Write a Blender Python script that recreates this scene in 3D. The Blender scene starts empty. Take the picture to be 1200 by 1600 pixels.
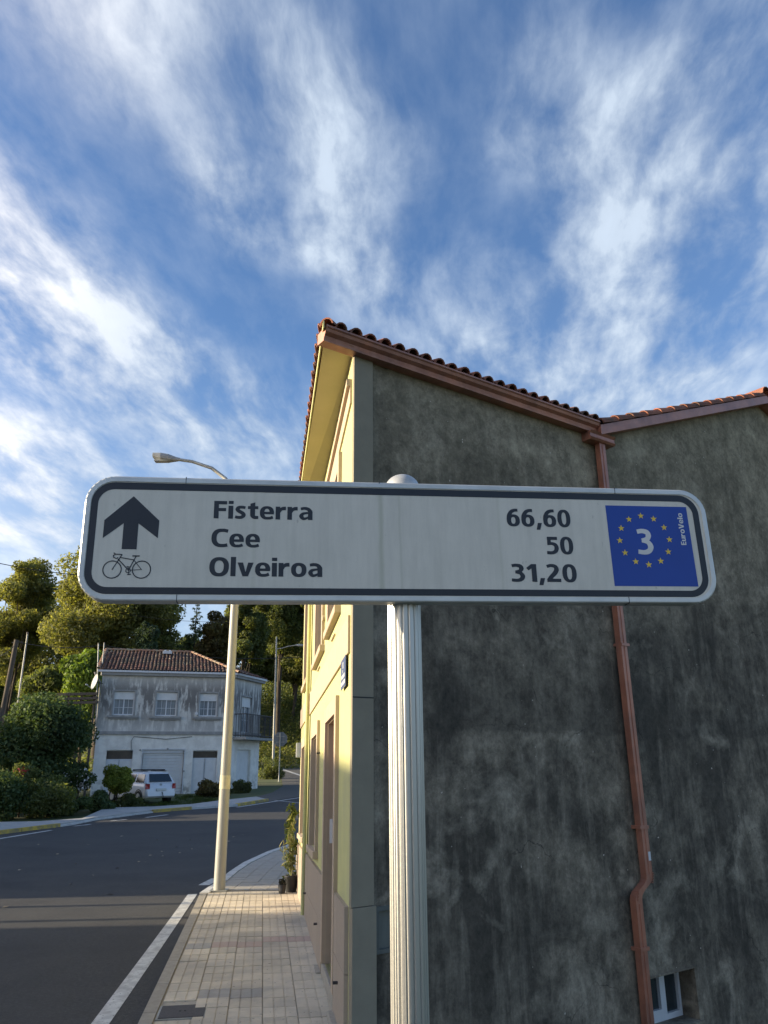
import bpy, bmesh, math, random
import numpy as np
from mathutils import Vector, Matrix
S = bpy.context.scene
COL = S.collection
R = math.radians
rnd = random.Random(7)

# ------------------------------------------------------------------ camera, sky, sun, exposure
EYE = Vector((0.0, 0.0, 2.0)); PITCH = 18.0; ROLL = -0.4; FPX = 1200.0
_p, _r = R(PITCH), R(ROLL)
FWD = Vector((0, math.cos(_p), math.sin(_p))); _u = Vector((0, -math.sin(_p), math.cos(_p))); _x = Vector((1, 0, 0))
RT = _x*math.cos(_r)+_u*math.sin(_r); UP = -_x*math.sin(_r)+_u*math.cos(_r)
cam = bpy.data.cameras.new('camera'); camo = bpy.data.objects.new('camera', cam); COL.objects.link(camo)
cam.sensor_fit = 'VERTICAL'; cam.sensor_height = 36; cam.lens = 36*FPX/1600; cam.clip_end = 5000; cam.clip_start = 0.05
m = Matrix((RT, UP, -FWD)).transposed().to_4x4(); m.translation = EYE; camo.matrix_world = m
S.camera = camo

SUN_EL = 14.0
SUN_DIR = Vector((-1.0, -0.082, 0)).normalized()*math.cos(R(SUN_EL)) + Vector((0, 0, math.sin(R(SUN_EL))))
sl = bpy.data.lights.new('sun', 'SUN'); sl.energy = 5.0; sl.angle = R(0.5); sl.color = (1.0, 0.84, 0.60)
so = bpy.data.objects.new('sun', sl); COL.objects.link(so); so.rotation_euler = SUN_DIR.to_track_quat('Z', 'Y').to_euler()
S.view_settings.view_transform = 'Standard'; S.view_settings.look = 'None'; S.view_settings.exposure = 0.9; S.view_settings.gamma = 1
S.view_settings.use_curve_mapping = False

def ray(px, py): return RT*((px-600)/FPX) - UP*((py-800)/FPX) + FWD
def at(px, py, Y):
    v = ray(px, py); return EYE + v*(Y/v.y)

class NT:
    def __init__(s, tree): s.t = tree; s.n = tree.nodes; s.l = tree.links
    def node(s, typ, **kw):
        nd = s.n.new(typ)
        for k, v in kw.items():
            if k.startswith('_'): nd.inputs[k[1:].replace('_', ' ')].default_value = v
            else: setattr(nd, k, v)
        return nd
    def link(s, a, b): s.l.new(a, b)
    def math(s, op, a, b=None, c=None, clamp=False):
        nd = s.n.new('ShaderNodeMath'); nd.operation = op; nd.use_clamp = clamp
        for i, v in enumerate((a, b, c)):
            if v is None: continue
            if isinstance(v, (int, float)): nd.inputs[i].default_value = v
            else: s.l.new(v, nd.inputs[i])
        return nd.outputs[0]
    def vmath(s, op, a, b=None):
        nd = s.n.new('ShaderNodeVectorMath'); nd.operation = op
        for i, v in enumerate((a, b)):
            if v is None: continue
            if isinstance(v, (tuple, list)): nd.inputs[i].default_value = v
            else: s.l.new(v, nd.inputs[i])
        return nd.outputs[0]
    def ramp(s, fac, stops, interp='LINEAR'):
        nd = s.n.new('ShaderNodeValToRGB'); cr = nd.color_ramp; cr.interpolation = interp
        while len(cr.elements) < len(stops): cr.elements.new(0.5)
        for e, (p, c) in zip(cr.elements, stops):
            e.position = p; e.color = (c, c, c, 1) if isinstance(c, (int, float)) else (*c[:3], 1)
        s.l.new(fac, nd.inputs[0]); return nd.outputs[0]
    def noise(s, vec, scale, detail=4, rough=0.55, dist=0.0):
        nd = s.n.new('ShaderNodeTexNoise'); nd.inputs['Scale'].default_value = scale; nd.inputs['Detail'].default_value = detail
        nd.inputs['Roughness'].default_value = rough; nd.inputs['Distortion'].default_value = dist
        if vec is not None: s.l.new(vec, nd.inputs['Vector'])
        return nd.outputs[0]
    def mapping(s, vec, loc=(0, 0, 0), rot=(0, 0, 0), scale=(1, 1, 1), typ='POINT'):
        nd = s.n.new('ShaderNodeMapping'); nd.vector_type = typ
        nd.inputs['Location'].default_value = loc; nd.inputs['Rotation'].default_value = rot; nd.inputs['Scale'].default_value = scale
        s.l.new(vec, nd.inputs['Vector']); return nd.outputs[0]
    def mix(s, fac, a, b, blend='MIX'):
        nd = s.n.new('ShaderNodeMix'); nd.data_type = 'RGBA'; nd.blend_type = blend
        for sock, v in ((nd.inputs[0], fac), (nd.inputs[6], a), (nd.inputs[7], b)):
            if isinstance(v, (int, float)): sock.default_value = v
            elif isinstance(v, (tuple, list)): sock.default_value = (*v[:3], 1)
            else: s.l.new(v, sock)
        return nd.outputs[2]

W = bpy.data.worlds.new('World'); S.world = W; W.use_nodes = True
w = NT(W.node_tree); w.n.clear()
sky = w.node('ShaderNodeTexSky'); sky.sky_type = 'NISHITA'; sky.sun_disc = False
sky.sun_elevation = R(SUN_EL); sky.sun_rotation = math.atan2(SUN_DIR.x, SUN_DIR.y); sky.air_density = 1.0; sky.dust_density = 0.4; sky.ozone_density = 2.5
tc = w.node('ShaderNodeTexCoord')
sep = w.node('ShaderNodeSeparateXYZ'); w.link(tc.outputs['Generated'], sep.inputs[0])
zz = w.math('ADD', w.math('MAXIMUM', sep.outputs[2], 0.0), 0.16)
comb = w.node('ShaderNodeCombineXYZ')
w.link(w.math('DIVIDE', sep.outputs[0], zz), comb.inputs[0]); w.link(w.math('DIVIDE', sep.outputs[1], zz), comb.inputs[1])
uv = comb.outputs[0]
def cl(px, py):
    d = ray(px, py).normalized(); z = max(d.z, 0)+0.16; return (d.x/z, d.y/z)
warp = w.node('ShaderNodeTexNoise'); warp.inputs['Scale'].default_value = 1.3; warp.inputs['Detail'].default_value = 7; w.link(uv, warp.inputs['Vector'])
wv = w.vmath('MULTIPLY', w.vmath('SUBTRACT', warp.outputs['Color'], (0.5, 0.5, 0.5)), (0.22, 0.22, 0.0))
uvw = w.vmath('ADD', uv, wv)
def aniso(scale, ang, st, det=6, rough=0.6, loc=(0, 0, 0)):
    return w.noise(w.mapping(w.mapping(uvw, rot=(0, 0, ang)), loc=loc, scale=(scale*st, scale, 1)), 1.0, det, rough, 0.0)
wisp = aniso(3.0, R(8), 2.1, 9, 0.58)
fine = aniso(8.0, R(2), 2.6, 7, 0.6, (3, 7, 0))
soft = w.noise(w.mapping(uvw, loc=(5.2, 1.3, 0)), 1.7, 3, 0.5)
# the cirrus banks of this sky: from, to (through the view they are seen in), half width, weight
BANKS = [((-120, 330), (90, 520), .30, 1.10), ((60, 500), (330, 650), .26, 1.0), ((330, 650), (520, 740), .30, .75),
         ((-100, 700), (170, 800), .55, 1.0), ((300, 225), (385, 340), .085, 1.1), ((470, 240), (600, 470), .12, 1.1),
         ((150, 0), (450, 160), .17, .72), ((470, 60), (620, 290), .12, .65), ((560, 430), (600, 520), .12, .55), ((760, 500), (860, 620), .28, 1.05),
         ((1010, 160), (930, 520), .15, 1.15), ((880, 40), (860, 260), .12, .75), ((1180, 20), (960, 330), .17, .9), ((1200, 240), (1000, 600), .26, .85),
         ((900, 600), (1150, 640), .35, .6), ((380, 370), (470, 400), .09, .6), ((1250, 130), (1150, 420), .20, .5)]
acc = None
for a, b, hw, wt in BANKS:
    (ax, ay), (bx, by) = cl(*a), cl(*b)
    L = math.hypot(bx-ax, by-ay); ang = math.atan2(by-ay, bx-ax)
    v = w.mapping(uvw, loc=((ax+bx)/2, (ay+by)/2, 0), rot=(0, 0, ang), scale=(L/2+hw, hw, 1), typ='TEXTURE')
    g = w.node('ShaderNodeTexGradient', gradient_type='SPHERICAL'); w.link(v, g.inputs[0])
    t = w.math('MULTIPLY', w.ramp(g.outputs[1], [(0, 0), (.75, 1.0)], 'EASE'), wt)
    acc = t if acc is None else w.math('ADD', acc, t)
acc = w.math('MINIMUM', acc, 1.15)
tex = w.math('ADD', w.math('MULTIPLY', wisp, 0.82), w.math('MULTIPLY', fine, 0.18))
base = w.ramp(tex, [(.36, 0), (.72, 1)], 'EASE')
den = w.math('ADD', w.math('MULTIPLY', acc, w.math('ADD', w.math('MULTIPLY', base, 0.84), 0.06)),
             w.math('MULTIPLY', w.ramp(w.math('MULTIPLY', tex, w.math('ADD', soft, .5)), [(.40, 0), (.78, 1)]), 0.30))
low = w.ramp(sep.outputs[2], [(0.0, 0.75), (0.50, 0.0)], 'EASE')
den = w.math('MINIMUM', w.math('ADD', den, low), 0.97)
den = w.math('MAXIMUM', den, 0.04)
skyc = w.mix(1.0, sky.outputs[0], (0.82, 1.03, 1.27), 'MULTIPLY')
lum = w.ramp(base, [(0, 0.8), (1, 1.0)])
dsun = w.node('ShaderNodeVectorMath', operation='DOT_PRODUCT'); w.link(tc.outputs['Generated'], dsun.inputs[0]); dsun.inputs[1].default_value = tuple(SUN_DIR)
glow = w.math('POWER', w.math('MAXIMUM', dsun.outputs['Value'], 0.0), 4.0)      # thin cloud scatters forward: brighter towards the sun
cloudc = w.mix(1.0, w.mix(w.math('MULTIPLY', glow, 1.0), (3.75, 4.4, 5.25), (70.0, 57.0, 42.0)), lum, 'MULTIPLY')
bg = w.node('ShaderNodeBackground'); bg.inputs[1].default_value = 0.10
w.link(w.mix(den, skyc, cloudc), bg.inputs[0])
wo = w.node('ShaderNodeOutputWorld'); w.link(bg.outputs[0], wo.inputs[0])

# ------------------------------------------------------------------ object helpers
def tag(o, label=None, cat=None, group=None, kind=None):
    for k, v in (('label', label), ('category', cat), ('group', group), ('kind', kind)):
        if v: o[k] = v
    return o
def thing(name, label, cat, loc=(0, 0, 0), group=None):
    o = bpy.data.objects.new(name, None); COL.objects.link(o); o.location = loc; o.empty_display_size = .2
    return tag(o, label, cat, group)
def wloc(o):
    v = Vector((0, 0, 0))
    while o is not None: v += o.location; o = o.parent
    return v
def link_mesh(name, me, parent=None, loc=None):
    o = bpy.data.objects.new(name, me); COL.objects.link(o)
    if parent is not None: o.parent = parent
    if loc is not None: o.location = Vector(loc) - (wloc(parent) if parent is not None else Vector())
    return o
class MB:
    def __init__(s): s.v = []; s.f = []; s.sm = []
    def add(s, vs, fs, smooth=False):
        b = len(s.v); s.v += [tuple(v) for v in vs]; s.f += [tuple(i+b for i in f) for f in fs]; s.sm += [smooth]*len(fs); return s
    def hexa(s, c):   # 8 corners: bottom 4 ccw, top 4 ccw
        return s.add(c, [(3, 2, 1, 0), (4, 5, 6, 7), (0, 1, 5, 4), (1, 2, 6, 5), (2, 3, 7, 6), (3, 0, 4, 7)])
    def box(s, x0, x1, y0, y1, z0, z1):
        return s.hexa([(x0, y0, z0), (x1, y0, z0), (x1, y1, z0), (x0, y1, z0), (x0, y0, z1), (x1, y0, z1), (x1, y1, z1), (x0, y1, z1)])
    def prism(s, poly, off):   # poly: list of Vectors (planar), off: Vector
        n = len(poly); vs = [Vector(p) for p in poly]+[Vector(p)+Vector(off) for p in poly]
        return s.add(vs, [tuple(range(n))[::-1], tuple(range(n, 2*n))]+[(i, (i+1) % n, n+(i+1) % n, n+i) for i in range(n)])
    def tube(s, pts, r, n=8, cap=True):
        pts = [Vector(p) for p in pts]; rs = r if isinstance(r, (list, tuple)) else [r]*len(pts)
        rings = []; ref = None
        for i, p in enumerate(pts):
            d = (pts[min(i+1, len(pts)-1)]-pts[max(i-1, 0)]).normalized()
            if ref is None: ref = Vector((0, 0, 1)) if abs(d.z) < .9 else Vector((1, 0, 0))
            a = (ref - d*ref.dot(d)).normalized(); ref = a; b = d.cross(a)
            rings.append([p+(a*math.cos(2*math.pi*k/n)+b*math.sin(2*math.pi*k/n))*rs[i] for k in range(n)])
        vs = [v for rg in rings for v in rg]; fs = []
        for i in range(len(pts)-1):
            for k in range(n): fs.append((i*n+k, i*n+(k+1) % n, (i+1)*n+(k+1) % n, (i+1)*n+k))
        s.add(vs, fs, True)
        if cap: s.add([*rings[0]], [tuple(range(n))[::-1]]); s.add([*rings[-1]], [tuple(range(n))])
        return s
    def build(s, name, mat, parent=None, bevel=0.0):
        me = bpy.data.meshes.new(name); o_ = wloc(parent) if parent is not None else Vector((0, 0, 0))
        me.from_pydata([(v[0]-o_.x, v[1]-o_.y, v[2]-o_.z) for v in s.v], [], s.f)
        bm = bmesh.new(); bm.from_mesh(me); bmesh.ops.recalc_face_normals(bm, faces=bm.faces)
        if bevel: bmesh.ops.bevel(bm, geom=bm.edges[:], offset=bevel, segments=1, affect='EDGES')
        bm.to_mesh(me); bm.free()
        if not bevel: me.polygons.foreach_set('use_smooth', s.sm)
        if mat: me.materials.append(mat)
        return link_mesh(name, me, parent)

MATS = {}
def mat(name, c1, c2=None, rough=0.8, metal=0.0, scale=6.0, detail=5, stretch=(1, 1, 1), bump=0.0, bscale=60.0, lo=.35, hi=.65,
        c3=None, s3=1.3, island=0.0, rand=0.0, spec=0.5, streak=None, speck=None, coat=0.0):
    if name in MATS: return MATS[name]
    M = bpy.data.materials.new(name); M.use_nodes = True; t = NT(M.node_tree); b = t.n['Principled BSDF']
    geo = t.node('ShaderNodeNewGeometry'); pos = geo.outputs['Position']
    col = None
    if c2 is None: rgb = t.node('ShaderNodeRGB'); rgb.outputs[0].default_value = (*c1, 1); col = rgb.outputs[0]
    else:
        f = t.ramp(t.noise(t.mapping(pos, scale=stretch), scale, detail, 0.62), [(lo, 0), (hi, 1)]); col = t.mix(f, c1, c2)
    if c3 is not None:
        f = t.ramp(t.noise(t.mapping(pos, loc=(3, 9, 4), scale=stretch), s3, 6, 0.6, .4), [(.42, 0), (.68, 1)]); col = t.mix(f, col, c3)
    if streak is not None:      # (colour, scale, amount): runs of dirt down a wall
        f = t.ramp(t.noise(t.mapping(pos, scale=(1, 1, .12)), streak[1], 6, .65), [(.46, 0), (.66, streak[2])]); col = t.mix(f, col, streak[0])
    if speck is not None:
        f = t.ramp(t.noise(pos, speck[1], 2, .5), [(speck[2], 0), (speck[2]+.04, 1)]); col = t.mix(f, col, speck[0])
    if island or rand:
        src = geo.outputs['Random Per Island'] if island else t.node('ShaderNodeObjectInfo').outputs['Random']
        k = island or rand
        v = t.ramp(src, [(0, 1-k), (1, 1+k*.6)]); col = t.mix(1.0, col, v, 'MULTIPLY')
    t.link(col, b.inputs['Base Color'])
    b.inputs['Roughness'].default_value = rough; b.inputs['Metallic'].default_value = metal; b.inputs['Specular IOR Level'].default_value = spec
    if coat: b.inputs['Coat Weight'].default_value = coat; b.inputs['Coat Roughness'].default_value = .08
    if bump:
        bn = t.node('ShaderNodeBump'); bn.inputs['Strength'].default_value = min(1, bump); bn.inputs['Distance'].default_value = 0.01*max(1, bump)
        t.link(t.noise(pos, bscale, 4, .6), bn.inputs['Height']); t.link(bn.outputs[0], b.inputs['Normal'])
    MATS[name] = M; return M
def leafmat(name, c1, c2, c3, trans=0.35, scale=.5):
    M = bpy.data.materials.new(name); M.use_nodes = True; t = NT(M.node_tree); t.n.clear()
    geo = t.node('ShaderNodeNewGeometry')
    a = t.ramp(geo.outputs['Random Per Island'], [(0, c1), (.55, c2), (1, c3)])
    f = t.ramp(t.noise(geo.outputs['Position'], scale, 3, .5), [(.35, .62), (.65, 1.25)])
    col = t.mix(1.0, a, f, 'MULTIPLY')
    d = t.node('ShaderNodeBsdfDiffuse'); g = t.node('ShaderNodeBsdfTranslucent'); s = t.node('ShaderNodeBsdfGlossy'); s.inputs['Roughness'].default_value = .65
    t.link(col, d.inputs[0]); t.link(t.mix(1.0, col, (1.25, 1.2, .5), 'MULTIPLY'), g.inputs[0])
    m1 = t.node('ShaderNodeMixShader'); m1.inputs[0].default_value = trans; t.link(d.outputs[0], m1.inputs[1]); t.link(g.outputs[0], m1.inputs[2])
    m2 = t.node('ShaderNodeMixShader'); m2.inputs[0].default_value = .02; t.link(m1.outputs[0], m2.inputs[1]); t.link(s.outputs[0], m2.inputs[2])
    o = t.node('ShaderNodeOutputMaterial'); t.link(m2.outputs[0], o.inputs[0]); return M
def glass(name, c=(.03, .04, .045), rough=.05):
    return mat(name, c, None, rough=rough, spec=.8)

M_ASPH = mat('asphalt', (.029, .029, .029), (.055, .055, .053), rough=.85, scale=24, bump=.6, bscale=220, c3=(.026, .026, .027), s3=.35, speck=((.16, .16, .15), 130, .66), streak=((.062, .060, .056), .5, .5))
M_ASPH2 = mat('asphalt_old', (.085, .08, .072), (.105, .10, .088), rough=.9, scale=3, bump=.5, bscale=120)
M_LINE = mat('road_paint', (.66, .66, .62), (.55, .55, .52), rough=.6, scale=14, bump=.3, bscale=150, c3=(.36, .355, .34), s3=7, speck=((.08, .08, .078), 42, .66))
M_SLAB = mat('slab_cream', (.70, .61, .46), (.63, .55, .415), rough=.85, scale=7, bump=.5, bscale=90, rand=.13, c3=(.44, .395, .32), s3=1.4, speck=((.16, .145, .12), 24, .69))
M_SLABP = mat('slab_pink', (.50, .38, .31), (.46, .35, .29), rough=.85, scale=9, bump=.5, bscale=90, rand=.08)
M_SLABG = mat('slab_grey', (.42, .39, .34), (.36, .335, .29), rough=.85, scale=9, bump=.5, bscale=90, rand=.08)
M_GROUT = mat('grout', (.45, .41, .33), (.38, .345, .28), rough=.95, scale=9)
M_KERB = mat('kerb_stone', (.40, .36, .29), (.32, .29, .235), rough=.9, scale=12, bump=.5, bscale=70, rand=.08)
M_KERBW = mat('kerb_light', (.60, .60, .57), (.46, .46, .44), rough=.85, scale=5, bump=.3, bscale=60)
M_YEL = mat('kerb_yellow', (.66, .46, .07), (.50, .37, .09), rough=.8, scale=4, c3=(.22, .2, .14), s3=3)
M_CONC = mat('path_concrete', (.44, .43, .40), (.36, .35, .33), rough=.9, scale=3, bump=.3, bscale=40)
M_EARTH = mat('earth', (.075, .065, .04), (.05, .055, .03), rough=1, scale=2, bump=.8, bscale=14)
M_GRASS = mat('grass_ground', (.075, .10, .03), (.11, .12, .042), rough=1, scale=.8, bump=.9, bscale=9, c3=(.05, .06, .022), s3=.25)
M_FAC = mat('facade_yellow', (.57, .55, .235), (.53, .515, .22), rough=.9, scale=3, bump=.25, bscale=140, c3=(.47, .46, .235), s3=1.2, streak=((.36, .345, .20), 3.0, .28))
M_TRIM = mat('trim_beige', (.47, .365, .26), (.43, .34, .24), rough=.85, scale=8, bump=.2, bscale=160)
M_PLIN = mat('plinth_tile', (.40, .32, .24), (.36, .29, .22), rough=.7, scale=30, bump=.2, bscale=200, rand=.05)
M_PILA = mat('pilaster_render', (.30, .26, .185), (.265, .23, .165), rough=.9, scale=5, bump=.3, bscale=180)
M_SOFF = mat('soffit_yellow', (.50, .43, .26), (.45, .39, .235), rough=.9, scale=2, bump=.15, bscale=100)
M_COPP = mat('copper_brown_metal', (.50, .21, .13), (.42, .17, .105), rough=.42, metal=.25, scale=6, c3=(.24, .11, .08), s3=2.2, streak=((.46, .24, .18), 9, .4))
M_TILE = mat('clay_tile', (.36, .13, .07), (.22, .08, .05), rough=.9, scale=5, bump=.5, bscale=40, rand=.25, c3=(.10, .07, .05), s3=2.5)
M_TILE2 = mat('old_clay_tile', (.21, .095, .068), (.085, .052, .042), rough=.95, scale=1.6, bump=.5, bscale=20, island=.35, c3=(.10, .085, .06), s3=.9, speck=((.42, .36, .24), 3.2, .66))
M_ALU = mat('aluminium', (.56, .55, .50), (.49, .48, .44), rough=.40, metal=.72, scale=4, stretch=(1, 1, .1), bump=.05)
M_ALUF = mat('aluminium_frame', (.62, .63, .60), (.52, .53, .51), rough=.38, metal=.35, scale=12, bump=.05)
M_GALV = mat('galvanised', (.47, .47, .43), (.36, .36, .33), rough=.55, metal=.25, scale=3, stretch=(1, 1, .06), c3=(.30, .29, .24), s3=5)
M_INK = mat('sign_ink', (.012, .016, .024), (.017, .021, .029), rough=.45, scale=20)
M_BLUE = mat('sign_blue', (.004, .045, .30), (.005, .05, .33), rough=.4, scale=6)
M_STAR = mat('sign_yellow', (.78, .56, .07), (.70, .50, .06), rough=.5, scale=40)
M_WHITE = mat('sign_white', (.66, .67, .65), (.60, .61, .59), rough=.5, scale=20)
M_BARK = mat('bark', (.09, .07, .05), (.05, .04, .03), rough=1, scale=8, stretch=(1, 1, .3), bump=.8, bscale=20)
M_WOODP = mat('weathered_wood', (.13, .105, .08), (.08, .065, .05), rough=.95, scale=10, stretch=(1, 1, .08), bump=.4, bscale=30)
M_BLACK = mat('black_plastic', (.012, .012, .013), (.02, .02, .02), rough=.6, scale=20)
M_PVCW = mat('white_frame', (.66, .67, .68), (.60, .61, .62), rough=.5, scale=5)
M_GLASS = glass('window_glass')
M_CURT = mat('curtained_glass', (.12, .14, .16), (.22, .25, .27), rough=.12, scale=6, stretch=(1, 1, .1))

# ------------------------------------------------------------------ ground
def sst(a, b, x):
    t = min(1, max(0, (x-a)/(b-a))); return t*t*(3-2*t)
def terr(x, y):
    z = -0.12 + .03*max(0, min(y-30, 48))
    z += 9*sst(78, 118, y) + 6*sst(120, 260, y)
    if x < -40: z += 2.5*sst(-40, -90, x)
    return z
def PT(px, py):        # where the ray of that pixel meets the terrain
    v = ray(px, py); t = 5.0/v.y
    for i in range(4000):
        p = EYE+v*t
        if p.z < terr(p.x, p.y): break
        t += .03/v.y
    return p
# garden below the gable wall: lower than the pavement
C = Vector((-.28, 6.34, 0)); FD = Vector((-.1508, .9886, 0)); FN = Vector((-.9886, -.1508, 0))
SD = Vector((math.sin(R(55)), math.cos(R(55)), 0)); SN = Vector((math.cos(R(55)), -math.sin(R(55)), 0))
def edge_x(y): return C.x + (6.34-y)*.1525       # right-hand edge of the pavement
def ground():
    xs = sorted(set([-1500, -700, -300, -150, -90, -70, -55, -45, -40, -36, -32, -28, -24, -20, -16, -12, -8, -5, -3, 2.5, 4, 8, 12, 20, 30, 45, 70, 100, 160, 300, 700, 1500]))
    ys = [-1500, -600, -200, -60, -20, -8, -4, 0, 3, 5, 6.3, 8, 12, 16, 22, 26, 30, 34, 40, 46, 52, 58, 64, 70, 74, 78, 82, 86, 90, 95, 100, 106, 112, 118, 130, 150, 180, 220, 260, 400, 800, 1500]
    rows = []
    for y in ys:
        e = edge_x(max(-8, min(y, 6.3)))
        rows.append([(x, 0) for x in xs if x <= -3] + [(e-.02, 0), (e+.10, 1)] + [(x, 1) for x in xs if x > e+.2])
    n = len(rows[0]); vs = []; fs = []
    for y, r in zip(ys, rows):
        while len(r) > n: r.pop(-2)
        for x, k in r:
            z = terr(x, y) - .05
            if k and y < 12: z = -1.9 + .6*sst(6, 12, y)
            elif k and y < 30: z = -1.3+ (terr(x, y)+1.25)*sst(14, 28, y)
            vs.append((x, y, z))
    for j in range(len(ys)-1):
        for i in range(n-1): fs.append((j*n+i, j*n+i+1, (j+1)*n+i+1, (j+1)*n+i))
    o = MB().add(vs, fs).build('ground', M_GRASS); tag(o, kind='structure')
ground()
def drape(name, pts, mt, dz, kind='structure', parent=None, thick=0):
    """polygon laid on the terrain"""
    bm = bmesh.new(); vs = [bm.verts.new((p[0], p[1], 0)) for p in pts]
    es = [bm.edges.new((vs[i], vs[(i+1) % len(vs)])) for i in range(len(vs))]
    bmesh.ops.triangle_fill(bm, use_beauty=True, edges=es)
    for y in (30, 34, 40, 46, 52, 58, 64, 70, 74, 78, 82, 86, 90, 95, 100):
        bmesh.ops.bisect_plane(bm, geom=bm.verts[:]+bm.edges[:]+bm.faces[:], plane_co=(0, y, 0), plane_no=(0, 1, 0))
    for f in bm.faces:
        f.normal_update()
        if f.normal.z < 0: f.normal_flip()
    if thick:
        r = bmesh.ops.extrude_face_region(bm, geom=bm.faces[:])
        top = {v for v in r['geom'] if isinstance(v, bmesh.types.BMVert)}
        for v in bm.verts: v.co.z = terr(v.co.x, v.co.y)+(dz if v in top else dz-thick)
        bmesh.ops.recalc_face_normals(bm, faces=bm.faces)
    else:
        for v in bm.verts: v.co.z = terr(v.co.x, v.co.y)+dz
    me = bpy.data.meshes.new(name); bm.to_mesh(me); bm.free(); me.materials.append(mt)
    o = link_mesh(name, me, parent); 
    if kind: o['kind'] = kind
    return o
KO0, KO1 = 1.475, 1.60       # kerb offsets from the facade line
def FP(t, o, z=0.0): return C + FD*t + FN*o + Vector((0, 0, z))
near_kerb = [FP(-26, KO1), FP(7.65, KO1)] + [Vector(p+(0,)) for p in ((-2.99, 15.0), (-3.02, 16.2), (-3.00, 17.6), (-2.80, 19.6), (-2.42, 21.6), (-1.6, 23.6), (-.2, 25.6), (3, 28), (12, 31.5))]
FK = [PT(*p) for p in ((0, 1304), (95, 1292), (150, 1282), (240, 1270), (300, 1265), (372, 1260), (420, 1252), (471, 1244.5), (530, 1235))]
far_kerb = [Vector((-15.0, -26, 0)), Vector((-14.2, 10, 0)), Vector((-13.2, 20, 0))] + FK + [Vector((16, 62, 0))]
road = drape('road', [(-15, -26)] and [tuple(p[:2]) for p in near_kerb]+[(26, 34), (26, 62)]+[tuple(p[:2]) for p in reversed(far_kerb)], M_ASPH, 0.0)
# side road climbing away to the right
drape('side_road', [tuple(PT(*p)[:2]) for p in ((386, 1257), (471, 1243.5), (560, 1232), (560, 1196), (500, 1197), (462, 1199), (443, 1201), (439, 1212), (442, 1228), (425, 1238), (396, 1246))], M_ASPH2, -.012)
drape('edge_line', [tuple(PT(*p)[:2]) for p in ((442, 1201), (473, 1211.6), (473, 1213.6), (441, 1203))], M_LINE, -.004)

def strip(name, pts, wd, mt, dz=.004):
    pts = [Vector((p[0], p[1])) for p in pts]; L = []; Rr = []
    for i, p in enumerate(pts):
        d = (pts[min(i+1, len(pts)-1)]-pts[max(0, i-1)]).normalized(); n = Vector((-d.y, d.x))
        L.append(p+n*wd/2); Rr.append(p-n*wd/2)
    return drape(name, [tuple(p) for p in L]+[tuple(p) for p in reversed(Rr)], mt, dz)
def off(pts, d):     # offset a polyline to its left by d
    out = []
    for i, p in enumerate(pts):
        q = (Vector(pts[min(i+1, len(pts)-1)][:2])-Vector(pts[max(0, i-1)][:2])).normalized()
        out.append(Vector((p[0]-q.y*d, p[1]+q.x*d)))
    return out
# near edge line: solid, a gap, a dash, then the line that follows the bend
strip('edge_line', [PT(100, 1668), PT(157, 1600), PT(232, 1496), PT(270, 1442), PT(301, 1397.5)], .155, M_LINE)
strip('edge_line', [PT(318, 1383.5), PT(338, 1373)], .2, M_LINE)
# far edge line in dashes
strip('edge_line', [PT(-60, 1318), PT(0, 1310.5), PT(80, 1297.5)], .16, M_LINE)
for a, b in (((115, 1291), (142, 1288)), ((173, 1283), (198, 1280.5)), ((228, 1277.5), (262, 1273))):
    strip('edge_line', [PT(*a), PT(*b)], .15, M_LINE)
strip('edge_line', [PT(370, 1261.5), PT(420, 1253.8), PT(471, 1246), PT(520, 1238)], .16, M_LINE)
strip('edge_line', [PT(428, 1250.5), PT(470, 1255)], .10, M_LINE)
# ------------------------------------------------------------------ near pavement: kerb stones and slabs
pv = tag(bpy.data.objects.new('pavement', None), kind='structure'); COL.objects.link(pv)
bed = [FP(-6, -.06), FP(-6, KO0+.01), FP(7.65, KO0+.01)] + [Vector((p.x, p.y, 0)) for p in off(near_kerb[2:9], -.14)] + [Vector((1.6, 22.5, 0)), Vector((1.5, 15.2, 0)), FP(8.0, -.4), FP(8.0, .0)]
drape('bed', [tuple(p[:2]) for p in bed], M_GROUT, .106, kind=None, parent=pv, thick=.2)
# slabs
def slab_mesh(name, mt, lx, ly):
    mb = MB()
    g = .0028; n = 3; wx = lx/n
    for i in range(n):
        x0 = -lx/2+i*wx+(g if i == 0 else .0028); x1 = -lx/2+(i+1)*wx-(g if i == n-1 else .0028)
        y0, y1 = -ly/2+g, ly/2-g; b = .004
        mb.add([(x0, y0, -.014), (x1, y0, -.014), (x1, y1, -.014), (x0, y1, -.014), (x0+b, y0+b, 0), (x1-b, y0+b, 0), (x1-b, y1-b, 0), (x0+b, y1-b, 0)],
               [(4, 5, 6, 7), (0, 1, 5, 4), (1, 2, 6, 5), (2, 3, 7, 6), (3, 0, 4, 7)])
    mb.add([(-lx/2+g, -ly/2+g, -.005), (lx/2-g, -ly/2+g, -.005), (lx/2-g, ly/2-g, -.005), (-lx/2+g, ly/2-g, -.005)], [(0, 1, 2, 3)])
    me = bpy.data.meshes.new(name); me.from_pydata(mb.v, [], mb.f); me.materials.append(mt); return me
SX, SY = .29, .285
sm = {k: slab_mesh('slab', mt, SX, SY) for k, mt in (('c', M_SLAB), ('p', M_SLABP), ('g', M_SLABG))}
angF = math.atan2(FD.y, FD.x)-math.pi/2
cov = FP(1.33, 1.28)
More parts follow.
